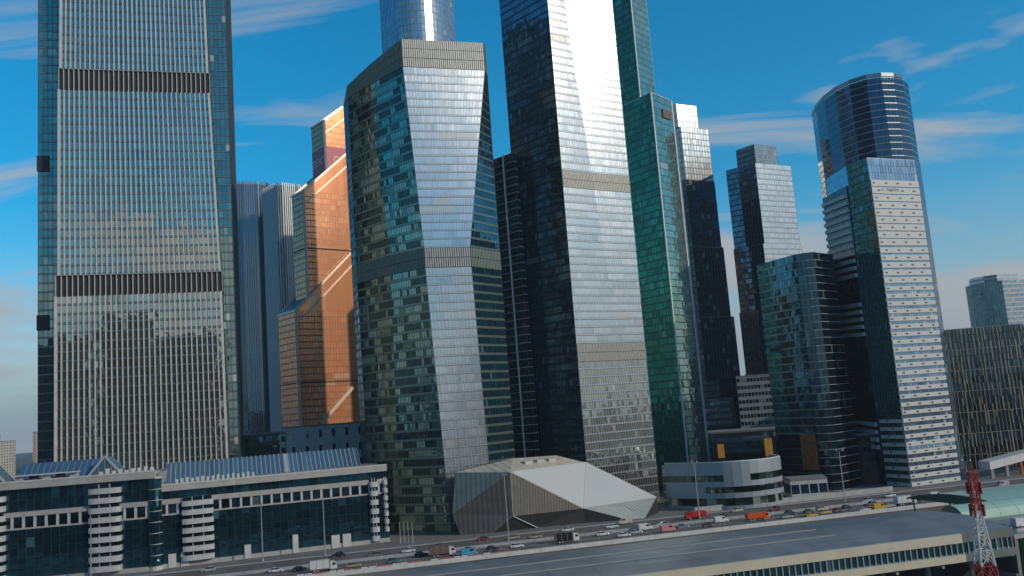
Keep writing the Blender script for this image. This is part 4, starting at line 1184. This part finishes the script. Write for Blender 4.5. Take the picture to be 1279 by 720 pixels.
def green_canopy():
    T = thing('green_barrel_roof', 'pale green barrel-shaped platform canopy at the far end of the station', 'canopy', st(240, 245, -8))
    s0, s1, t0, t1 = 198, 440, 216, 262
    n = 16; z0, hz = 6.0, 2.6
    pr = [(lerp(t0, t1, i / n), z0 + hz * math.sin(math.pi * (i / n)) ** .8) for i in range(n + 1)]
    k = 32
    for j in range(k):
        a, c = lerp(s0, s1, j / k) + .06, lerp(s0, s1, (j + 1) / k) - .06
        m_ = MB()
        for (ta, za), (tb, zb) in zip(pr, pr[1:]): m_.poly([st(a, ta, za), st(c, ta, za), st(c, tb, zb), st(a, tb, zb)])
        m_.build('roof_panel', 'green_canopy', T, smooth=True)
    m_ = MB()
    for (ta, za), (tb, zb) in zip(pr, pr[1:]): m_.bar(st(s0, ta, za + .1), st(s0, tb, zb + .1), .5)
    m_.build('end_rib', 'green_dark', T)
    m_ = MB(); m_.poly([st(s0 + .2, t, z) for t, z in pr][::-1]); m_.build('end_wall', 'green_dark', T)
    for s in range(200, 440, 14):
        for t in (t0 + .5, t1 - .5):
            m_ = MB(); m_.tube(st(s, t, -8), st(s, t, z0 + .3), .3, .3, 8); m_.build('column', 'concrete_grey', T)
green_canopy()
def green_tube():
    T = thing('green_tube_gallery', 'pale green rounded gallery tube beside the station end and mast', 'canopy', st(230, 209, -8))
    t0, t1, n = 204.5, 213.5, 10
    pr = [(lerp(t0, t1, .5) - 4.5 * math.cos(math.pi * i / n), 5.2 + 3.6 * math.sin(math.pi * i / n)) for i in range(n + 1)]
    for j in range(18):
        a, c = 171 + j * 6 + .05, 177 + j * 6 - .05
        m_ = MB()
        for (ta, za), (tb, zb) in zip(pr, pr[1:]): m_.poly([st(a, ta, za + 2), st(c, ta, za + 2), st(c, tb, zb + 2), st(a, tb, zb + 2)])
        m_.build('roof_panel', 'green_canopy', T, smooth=True)
    m_ = MB(); m_.poly([st(171.1, t, z + 2) for t, z in pr][::-1]); m_.build('end_wall', 'clad_green_grey', T)
    m_ = MB(); m_.hexa([st(171.2, 205, -8), st(279, 205, -8), st(279, 213, -8), st(171.2, 213, -8)], [st(171.2, 205, 7.2), st(279, 205, 7.2), st(279, 213, 7.2), st(171.2, 213, 7.2)]); m_.build('base_wall', 'concrete_grey', T)
green_tube()

# ================================================================== road furniture
def jersey(name, label, s0, s1, t, z, h, colors, ln, group):
    pass
# parapet on the near side, in lengths, red and white blocks along part of it
T = thing('road_parapet', 'pale concrete parapet along the station side of the road', 'barrier', st(100, 279.3, -.3))
s = -150.0
while s < 420:
    q_ = MB(); q_.hexa([st(s + .03, 278.7, -.3), st(s + 7.97, 278.7, -.3), st(s + 7.97, 279.9, -.3), st(s + .03, 279.9, -.3)], [st(s + .03, 278.9, 1.0), st(s + 7.97, 278.9, 1.0), st(s + 7.97, 279.6, 1.0), st(s + .03, 279.6, 1.0)])
    q_.build('parapet_block', 'concrete_pale', T); s += 8
T = thing('fence', 'thin grey railing of posts on top of the roadside parapet', 'fence', st(100, 279.2, 1.0))
for s in range(-140, 420, 9):
    q_ = MB(); q_.tube(st(s, 279.2, .95), st(s, 279.2, 2.6), .07); q_.build('post', 'pole_grey', T)
q_ = MB(); q_.bar(st(-140, 279.2, 2.1), st(411, 279.2, 2.1), .07); q_.build('rail', 'pole_grey', T)
bi = 0
for i, s in enumerate([-16 + 2.4 * k for k in range(34)]):
    if i % 9 in (4,): continue
    q_ = MB(); t = 281.6 + (s > 36) * .0
    q_.hexa([st(s, t - .3, .004), st(s + 2.1, t - .3, .004), st(s + 2.1, t + .3, .004), st(s, t + .3, .004)], [st(s, t - .12, 1.05), st(s + 2.1, t - .12, 1.05), st(s + 2.1, t + .12, 1.05), st(s, t + .12, 1.05)])
    c = 'red' if (i // 2) % 2 == 0 else 'white'
    o = q_.build('barrier_block', 'barrier_' + c)
    rebase(o, '%s plastic traffic barrier block in the row along the parapet' % c, 'barrier', 'traffic barrier blocks')
T = thing('median_barrier', 'grey concrete divider running down the middle of the road', 'barrier', st(100, 300.8, 0))
s = -150.0
while s < 420:
    q_ = MB(); q_.hexa([st(s + .04, 300.4, .004), st(s + 5.96, 300.4, .004), st(s + 5.96, 301.2, .004), st(s + .04, 301.2, .004)], [st(s + .04, 300.65, .95), st(s + 5.96, 300.65, .95), st(s + 5.96, 300.95, .95), st(s + .04, 300.95, .95)])
    q_.build('divider_block', 'concrete_grey', T); s += 6
T = thing('retaining_wall', 'long low tan retaining wall between the road and the towers', 'wall', st(200, 326, 0))
s = 150.0
while s < 236:
    q_ = MB(); q_.hexa([st(s + .03, 325.6, .1), st(s + 5.97, 325.6, .1), st(s + 5.97, 326.4, .1), st(s + .03, 326.4, .1)], [st(s + .03, 325.6, 2.2), st(s + 5.97, 325.6, 2.2), st(s + 5.97, 326.4, 2.2), st(s + .03, 326.4, 2.2)])
    q_.build('wall_block', 'concrete', T); s += 6
T = thing('ramp_bridge', 'white parapet ramp bridge on piers in front of the bronze ribbed block', 'bridge', (220, 405, 0))
for k in range(6):
    a = Vector((202 + k * 9, 391 + k * 4.5, 4.2 + k * .75)); c = Vector((211 + k * 9 - .1, 395.5 + k * 4.5, 4.2 + (k + 1) * .75))
    q_ = MB(); q_.hexa([a, c, c + Vector((-1, 8, 0)), a + Vector((-1, 8, 0))], [a + Vector((0, 0, 3.4)), c + Vector((0, 0, 3.4)), c + Vector((-1, 8, 3.4)), a + Vector((-1, 8, 3.4))]); q_.build('parapet_panel', 'white_panel', T)
    q_ = MB(); q_.bar((a.x + 2, a.y + 3, 0), (a.x + 2, a.y + 3, a.z + .5), 1.2); q_.build('pier', 'orange_banner' if k == 2 else 'concrete', T)

def lamp(label, s, t, h, arm=1):
    T = thing('street_lamp', label, 'street lamp', st(s, t, 0.13 if t > 323 else 0), 'tall street lamps along the road')
    q_ = MB(); q_.tube(st(s, t, 0), st(s, t, h), .24, .12, 8); q_.build('pole', 'pole_grey', T)
    q_ = MB(); q_.tube(st(s, t, 0), st(s, t, .8), .4, .34, 8); q_.build('foot', 'concrete', T)
    for k, dt in enumerate((-2.2, 2.2)):
        q_ = MB(); q_.tube(st(s, t, h - .2), st(s, t + dt, h + .5), .08, .06, 6); a = q_.build('arm', 'pole_grey', T)
        q_ = MB(); q_.hexa([st(s - .2, t + dt - .5, h + .4), st(s + .2, t + dt - .5, h + .4), st(s + .2, t + dt + .5, h + .4), st(s - .2, t + dt + .5, h + .4)], [st(s - .12, t + dt - .45, h + .6), st(s + .12, t + dt - .45, h + .6), st(s + .12, t + dt + .45, h + .6), st(s - .12, t + dt + .45, h + .6)]); q_.build('lamp_head', 'pole_grey', a)
for a in ((-67.6, 325, 22, 'tall street lamp before the balconies at the left podium wing'), (-13, 325, 23, 'tall street lamp in front of the right podium wing glass'), (8, 321.9, 22, 'tall street lamp near the white box truck and podium end'),
          (68.9, 301, 23, 'tall street lamp in front of the pavilion dark corner'), (140.2, 301, 21.4, 'tall street lamp in front of the curved grey-white office'), (200.4, 301, 20.5, 'tall street lamp in front of the low black block'), (256.3, 301, 12, 'shorter street lamp near the white ramp bridge')):
    lamp(a[3], a[0], a[1], a[2])
for i, (x, y) in enumerate(((-47.6, 329.7), (-46.0, 329.2), (-44.5, 328.7), (-42.9, 328.2))):
    T = thing('flagpole', 'slim white flagpole in the row of four by the faceted green tower', 'flagpole', (x, y, .12), 'row of four flagpoles')
    q_ = MB(); q_.tube((x, y, .12), (x, y, 7.6), .11, .06, 8); q_.build('pole', 'mast_white', T)
    q_ = MB(); q_.tube((x, y, 7.6), (x, y, 7.8), .12, .02, 8); q_.build('finial', 'mast_white', T)

# lattice mast
def mast():
    cx, cy = 74.3, 150.0
    T = thing('lattice_mast', 'red and white steel lattice mast standing in front of the station end', 'mast', (cx, cy, -8))
    def half(z): return .55 if z > 21.5 else lerp(.55, 3.0, (21.5 - z) / 29.5)
    lv = [-8 + k * 2.46 for k in range(12)]
    z = lv[-1] + 1.3
    zs = lv + [lv[-1] + 1.25 * k for k in range(1, 9)]
    cor = [(-1, -1), (1, -1), (1, 1), (-1, 1)]
    for a, c in zip(zs, zs[1:]):
        zc = (a + c) / 2
        col = 'mast_red' if (zc > 22.4 or 3 < zc < 14.2 and zc < 14.2) else 'mast_white'
        if zc <= 3: col = 'mast_white' if zc > -4 else 'mast_red'
        h0, h1 = half(a), half(c)
        th = .16 if zc > 20 else .2
        for x, y in cor:
            q_ = MB(); q_.bar((cx + x * h0, cy + y * h0, a), (cx + x * h1, cy + y * h1, c), th); q_.build('leg', col, T)
        q_ = MB()
        for k in range(4):
            (x0, y0), (x1, y1) = cor[k], cor[(k + 1) % 4]
            q_.bar((cx + x0 * h0, cy + y0 * h0, a), (cx + x1 * h1, cy + y1 * h1, c), th * .6); q_.bar((cx + x1 * h0, cy + y1 * h0, a), (cx + x0 * h1, cy + y0 * h1, c), th * .6)
            q_.bar((cx + x0 * h1, cy + y0 * h1, c), (cx + x1 * h1, cy + y1 * h1, c), th * .7)
        q_.build('brace', col, T)
    zt = zs[-1]
    q_ = MB(); q_.box((cx, cy, zt), 1.4, 1.4, .2); q_.build('platform', 'mast_red', T)
    for k in range(4):
        x, y = cor[k]
        for zz_ in (zt - 3.4, zt - 7):
            q_ = MB(); q_.box((cx + x * .75, cy + y * .75, zz_), .32, .3, 1.9, .6); q_.build('antenna_panel', 'mast_red', T)
        q_ = MB(); q_.tube((cx + x * .6, cy + y * .6, zt), (cx + x * .6, cy + y * .6, zt + 1.2), .05); q_.build('rail_post', 'mast_red', T)
mast()

# ================================================================== vehicles
CARS = {}
def wheel_mesh(r, w):
    m_ = MB(); m_.tube((0, -w / 2, 0), (0, w / 2, 0), r, r, 14, 0); m_.tube((0, -w / 2 - .012, 0), (0, w / 2 + .012, 0), r * .58, r * .58, 10, 1)
    return m_
def local_obj(mb, name, mats, parent):
    me = bpy.data.meshes.new(name); me.from_pydata(mb.v, [], mb.f)
    for k in ([mats] if isinstance(mats, str) else mats): me.materials.append(MAT[k])
    me.polygons.foreach_set('material_index', mb.m)
    o = bpy.data.objects.new(name, me); COL.objects.link(o); o.parent = parent
    return o
def loft_x(mb, secs, mi=0):
    """secs: list of (x, half-width, z0, z1, top half-width)"""
    rings = [[(x, -w, z0), (x, w, z0), (x, wt, z1), (x, -wt, z1)] for x, w, z0, z1, wt in secs]
    for a, c in zip(rings, rings[1:]):
        i = len(mb.v); mb.v += a + c
        for k in range(4): l = (k + 1) % 4; mb.f.append((i + k, i + 4 + k, i + 4 + l, i + l)); mb.r.append(.5); mb.m.append(mi)
    for rg, rev in ((rings[0], False), (rings[-1], True)):
        i = len(mb.v); mb.v += rg; mb.f.append(tuple(i + k for k in (reversed(range(4)) if rev else range(4)))[::-1] if False else tuple(i + k for k in range(4))); mb.r.append(.5); mb.m.append(mi)
def make_vehicle(kind, paint):
    T = bpy.data.objects.new('vehicle', None); COL.objects.link(T)
    if kind in ('car', 'suv'):
        hgt = 1.46 if kind == 'car' else 1.75; l = 4.6; b_ = MB()
        z1 = .92 if kind == 'car' else 1.08
        loft_x(b_, [(-2.3, .70, .42, z1 - .18, .66), (-2.22, .86, .26, z1 - .06, .80), (-1.5, .9, .24, z1, .84), (.7, .9, .24, z1, .84), (1.6, .9, .24, z1 - .12, .82), (2.15, .86, .26, z1 - .26, .76), (2.3, .70, .40, z1 - .36, .62)])
        local_obj(b_, 'body', paint, T)
        c_ = MB(); rx = -2.0 if kind == 'suv' else -1.75
        loft_x(c_, [(rx, .80, z1 - .04, z1 + .02, .78), (rx + .55, .82, z1 - .04, hgt - .07, .66), (.15, .82, z1 - .04, hgt - .07, .66), (.98, .80, z1 - .04, z1 + .01, .76)])
        local_obj(c_, 'windows', 'car_glass', T)
        r_ = MB(); loft_x(r_, [(rx + .5, .60, hgt - .08, hgt - .03, .5), (rx + .8, .665, hgt - .1, hgt, .58), (-.1, .665, hgt - .1, hgt, .58), (.25, .62, hgt - .1, hgt - .06, .5)])
        local_obj(r_, 'roof', paint, T)
        ws = ((-1.4, .8), (1.42, .8)); wr = .33
    elif kind in ('van',):
        hgt = 2.25; b_ = MB()
        loft_x(b_, [(-2.6, .95, .35, 2.2, .85), (-2.5, .98, .3, 2.25, .9), (1.1, .98, .3, 2.25, .9), (1.75, .98, .3, 1.35, .9), (2.5, .95, .3, 1.05, .85), (2.62, .85, .4, .85, .78)])
        local_obj(b_, 'body', paint, T)
        c_ = MB(); c_.poly([(1.14, -.86, 2.14), (1.14, .86, 2.14), (1.76, .88, 1.38), (1.76, -.88, 1.38)][::-1]); 
        for s in (-1, 1): c_.poly([(.2, s * .965, 1.4), (1.5, s * .965, 1.4), (1.05, s * .93, 2.0), (.2, s * .93, 2.0)])
        local_obj(c_, 'windows', 'car_glass', T)
        ws = ((-1.6, .86), (1.7, .86)); wr = .36
    else:
        ws = ((-2.9, .95), (-1.75, .95), (2.5, .95)); wr = .5
        b_ = MB(); b_.box((0, 0, .62), 8.2, 1.0, .32); local_obj(b_, 'chassis', 'mullion_dark', T)
        cp = paint if kind != 'boxtruck' else 'paint_white'
        c_ = MB(); loft_x(c_, [(2.0, 1.15, .7, 2.85, 1.1), (2.1, 1.2, .6, 2.95, 1.15), (3.6, 1.2, .6, 2.75, 1.1), (4.0, 1.18, .6, 1.75, 1.12), (4.08, 1.1, .65, 1.6, 1.05)]); local_obj(c_, 'cab', cp, T)
        w_ = MB(); w_.poly([(3.64, -1.02, 2.66), (3.64, 1.02, 2.66), (4.0, 1.06, 1.8), (4.0, -1.06, 1.8)])
        for s in (-1, 1): w_.poly([(2.7, s * 1.19, 1.75), (3.75, s * 1.19, 1.75), (3.5, s * 1.15, 2.5), (2.7, s * 1.15, 2.5)])
        local_obj(w_, 'windows', 'car_glass', T)
        if kind == 'boxtruck':
            d_ = MB(); d_.box((-1.15, 0, .98), 6.0, 2.4, 2.5); local_obj(d_, 'cargo_box', paint, T)
            e = MB()
            for x in (-4.1, -2.1, -.1, 1.8): e.box((x, 0, .98), .1, 2.46, 2.54)
            local_obj(e, 'box_frame', 'pole_grey', T)
        else:
            d_ = MB(); loft_x(d_, [(-4.2, 1.25, 1.2, 2.7, 1.25), (-3.6, 1.25, .98, 2.85, 1.25), (1.6, 1.25, .98, 2.9, 1.25), (1.85, 1.25, 1.05, 3.1, 1.25)]); local_obj(d_, 'dump_body', paint, T)
            e = MB()
            for x in (-3, -2, -1, 0, 1): e.box((x, 0, 1.05), .14, 2.6, 1.75)
            local_obj(e, 'body_rib', paint, T)
            e = MB(); e.box((-1.0, 0, 2.72), 4.6, 2.1, .22); local_obj(e, 'load', 'ballast', T)
    wm = None
    for x, y in ws:
        for s in (-1, 1):
            if wm is None:
                o = local_obj(wheel_mesh(wr, .24), 'wheel', ['tyre', 'pole_grey'], T); wm = o.data
            else:
                o = bpy.data.objects.new('wheel', wm); COL.objects.link(o); o.parent = T
            o.location = (x, s * y, wr)
    fx = {'car': 2.26, 'suv': 2.26, 'van': 2.6}.get(kind, 4.07); hz = .62 if kind in ('car', 'suv') else .78
    for s in (-1, 1):
        m_ = MB(); m_.box((fx, s * .58, hz - .07), .1, .3, .15); local_obj(m_, 'headlight', 'lamp_glass', T)
        m_ = MB(); m_.box((-2.27 if kind in ('car', 'suv') else (-2.6 if kind == 'van' else -4.15), s * .6, hz), .08, .26, .16); local_obj(m_, 'tail_light', 'tail_red', T)
    return T
def place(T, name, label, cat, s, t, z=0.01, back=False, group='traffic on the road'):
    T.name = name; T.location = st(s, t, z); T.rotation_euler = (0, 0, A0 + (math.pi if back else 0) + rng.uniform(-.03, .03))
    tag(T, label, cat, group)
def copy_tree(o):
    c = o.copy(); COL.objects.link(c)
    for ch in o.children:
        d_ = ch.copy(); COL.objects.link(d_); d_.parent = c
    return c
TR = [('car', 'white', -8, 301.2 - 3, 'white car behind the white box truck by the parapet'), ('car', 'black', -.7, 295.8, 'black car following the white box truck'), ('boxtruck', 'white', 6.5, 289, 'white box truck beside the red and white barrier blocks'),
      ('suv', 'black', 12.2, 316, 'black car by the podium side of the road alone'), ('car', 'white', 35.4, 308.8, 'white car in front of the flagpoles'), ('car', 'tan', 46.4, 312, 'beige car in front of the faceted green tower foot'),
      ('suv', 'black', 38.1, 296, 'black car behind the brown truck'), ('boxtruck', 'brown', 44.5, 291.5, 'brown box truck between black car and blue van'), ('van', 'blue', 52.4, 287.5, 'bright blue van beside the barrier blocks'),
      ('car', 'grey', 54.3, 296.1, 'dark grey car in front of the pavilion left corner'), ('suv', 'black', 61.0, 290.7, 'black car just ahead of the blue van'), ('car', 'white', 69.5, 292.2, 'white car at the foot of the pavilion lamp'),
      ('car', 'tan', 73.0, 312, 'beige car on the far lanes before the pavilion'), ('car', 'tan', 80.4, 308.6, 'second beige car on the far lanes before the pavilion'), ('car', 'white', 94.7, 316.5, 'white car near the pavilion dark entrance'),
      ('boxtruck', 'black', 86.5, 290.6, 'black box truck in front of the pavilion'), ('car', 'white', 101.4, 297, 'white car leading the cluster before the pavilion roof tip'), ('car', 'white', 106.4, 289.6, 'white car close to the parapet in the white cluster'),
      ('car', 'silver', 112.4, 293.3, 'silver car in the middle of the white cluster'), ('car', 'white', 110.4, 312, 'white car on far lanes beside the pavilion tip'), ('van', 'white', 117.8, 298.2, 'white van next to the pink van'),
      ('van', 'pink', 122.6, 289.5, 'pink and white van near the pavilion tip'), ('car', 'bluegrey', 130.0, 293.3, 'blue-grey car between pink van and curved office'), ('car', 'black', 137.9, 289.8, 'black car by the curved office lamp'),
      ('dump', 'red', 143.2, 311, 'red truck in front of the curved office'), ('van', 'white', 146.0, 296.0, 'white van between the red truck and the orange dump truck'), ('dump', 'orange', 157.5, 290.6, 'orange dump truck near the curved office corner'),
      ('car', 'silver', 168.2, 289.0, 'silver car ahead of the orange dump truck'), ('suv', 'navy', 173.6, 295.5, 'navy car beside the yellow taxis'), ('car', 'yellow', 176.1, 286, 'yellow taxi first in the row by the parapet'),
      ('car', 'yellow', 183.5, 288.8, 'yellow taxi second in the row by the parapet'), ('car', 'maroon', 189.6, 289.5, 'maroon car ahead of the taxis'), ('suv', 'navy', 195.6, 292.8, 'navy car in front of the low black block'),
      ('car', 'white', 196.8, 284.6, 'white car next to the parapet below the black block'), ('suv', 'silver', 212.5, 305.0, 'silver car on far lanes below the black block'), ('van', 'yellow', 202.9, 284.4, 'yellow van near the green canopy'),
      ('car', 'silver', 209.1, 287.3, 'silver car near the green canopy'), ('boxtruck', 'white', 216.2, 287.2, 'white box truck near the green canopy'), ('suv', 'black', 223.4, 290.6, 'black car at the green canopy edge'),
      ('van', 'white', 236.7, 296.4, 'white van in front of the white banded tower'), ('suv', 'black', 244.1, 293.3, 'black car before the white banded tower corner'), ('car', 'white', 251.8, 296.7, 'white car behind the lattice mast top'),
      ('car', 'white', 257.7, 290.6, 'white car right of the lattice mast top'), ('van', 'silver', 275.9, 305.3, 'silver van below the white ramp bridge'), ('car', 'silver', -30, 316, 'silver car before the podium balconies'), ('suv', 'grey', 24, 306, 'grey car between podium and flagpoles'), ('car', 'white', 228, 312, 'white car by the tan retaining wall'), ('car', 'navy', 152, 306, 'navy car passing the red truck')]
for nme, c in dict(green=(.04, .12, .07), gold=(.33, .25, .10), sky=(.20, .34, .44), wine=(.20, .015, .05), cream=(.50, .46, .36)).items():
    plain('paint_' + nme, c, 0.28, 0.1, var=0.05)
TR += [('car', 'green', 28.5, 290.5, 'dark green car beside the barrier blocks before the brown truck'), ('car', 'wine', 63, 316.6, 'wine red car close to the pavilion left side'), ('van', 'cream', 118, 318.5, 'cream van parked under the pavilion roof tip'),
       ('car', 'sky', 127, 303.8, 'light blue car on far lanes between pavilion and curved office'), ('car', 'gold', 163, 296.2, 'gold car alongside the orange dump truck'), ('car', 'green', 181, 294.8, 'dark green car beside the second yellow taxi'),
       ('car', 'wine', 203, 290.8, 'wine red car between the navy car and yellow van'), ('suv', 'cream', 187.5, 296.9, 'cream car beyond the maroon car'), ('suv', 'sky', 208, 294.4, 'light blue car below the low black block'),
       ('car', 'sky', 230, 300.0 - 2.2, 'light blue car near the white van before the white banded tower'), ('car', 'gold', 93, 305.6, 'gold car on far lanes behind the black box truck'), ('suv', 'wine', 176, 310, 'wine red car by the tan retaining wall'), ('car', 'cream', 164, 318, 'cream car near the small glass entrance box'),
       ('car', 'gold', 16, 290.5, 'gold car just ahead of the white box truck'), ('car', 'cream', -22, 290, 'cream car at the podium left corner by the barrier blocks')]
protos = {}
nm = {'car': 'car', 'suv': 'car', 'van': 'van', 'boxtruck': 'box_truck', 'dump': 'dump_truck'}
ct = {'car': 'car', 'suv': 'car', 'van': 'van', 'boxtruck': 'truck', 'dump': 'truck'}
for kind, col, s, t, lb in TR:
    key = (kind, col)
    if key not in protos: protos[key] = make_vehicle(kind, 'paint_' + col); T = protos[key]
    else: T = copy_tree(protos[key])
    place(T, nm[kind], lb, ct[kind], s, t, back=t > 301)
for col, s, t, lb, k in (('black', 166, 186, 'black car parked on the roof of the slatted side hall', 'suv'), ('white', 174, 188, 'white van parked on the roof of the slatted side hall', 'van')):
    key = (k, col); T = copy_tree(protos[key]) if key in protos else make_vehicle(k, 'paint_' + col)
    place(T, nm[k], lb, ct[k], s, t, z=7.22, group='vehicles on the hall roof')

# ================================================================== thin city haze
hm = bpy.data.materials.new('haze_air'); hm.use_nodes = True
hn = hm.node_tree; hn.nodes.clear()
pv = hn.nodes.new('ShaderNodeVolumePrincipled'); pv.inputs['Color'].default_value = (0.86, 0.94, 1.0, 1); pv.inputs['Density'].default_value = 0.00008
pv.inputs['Anisotropy'].default_value = 0.2
ho = hn.nodes.new('ShaderNodeOutputMaterial'); hn.links.new(pv.outputs[0], ho.inputs['Volume'])
MAT['haze_air'] = hm
hb_ = 11600
mb = MB(); mb.hexa([(-hb_, -hb_, -9.5), (hb_, -hb_, -9.5), (hb_, hb_, -9.5), (-hb_, hb_, -9.5)], [(-hb_, -hb_, 440), (hb_, -hb_, 440), (hb_, hb_, 440), (-hb_, hb_, 440)])
hz_o = mb.build('haze', 'haze_air', None, 'stuff'); tag(hz_o, 'thin pale blue city haze filling the air between the towers', 'haze')
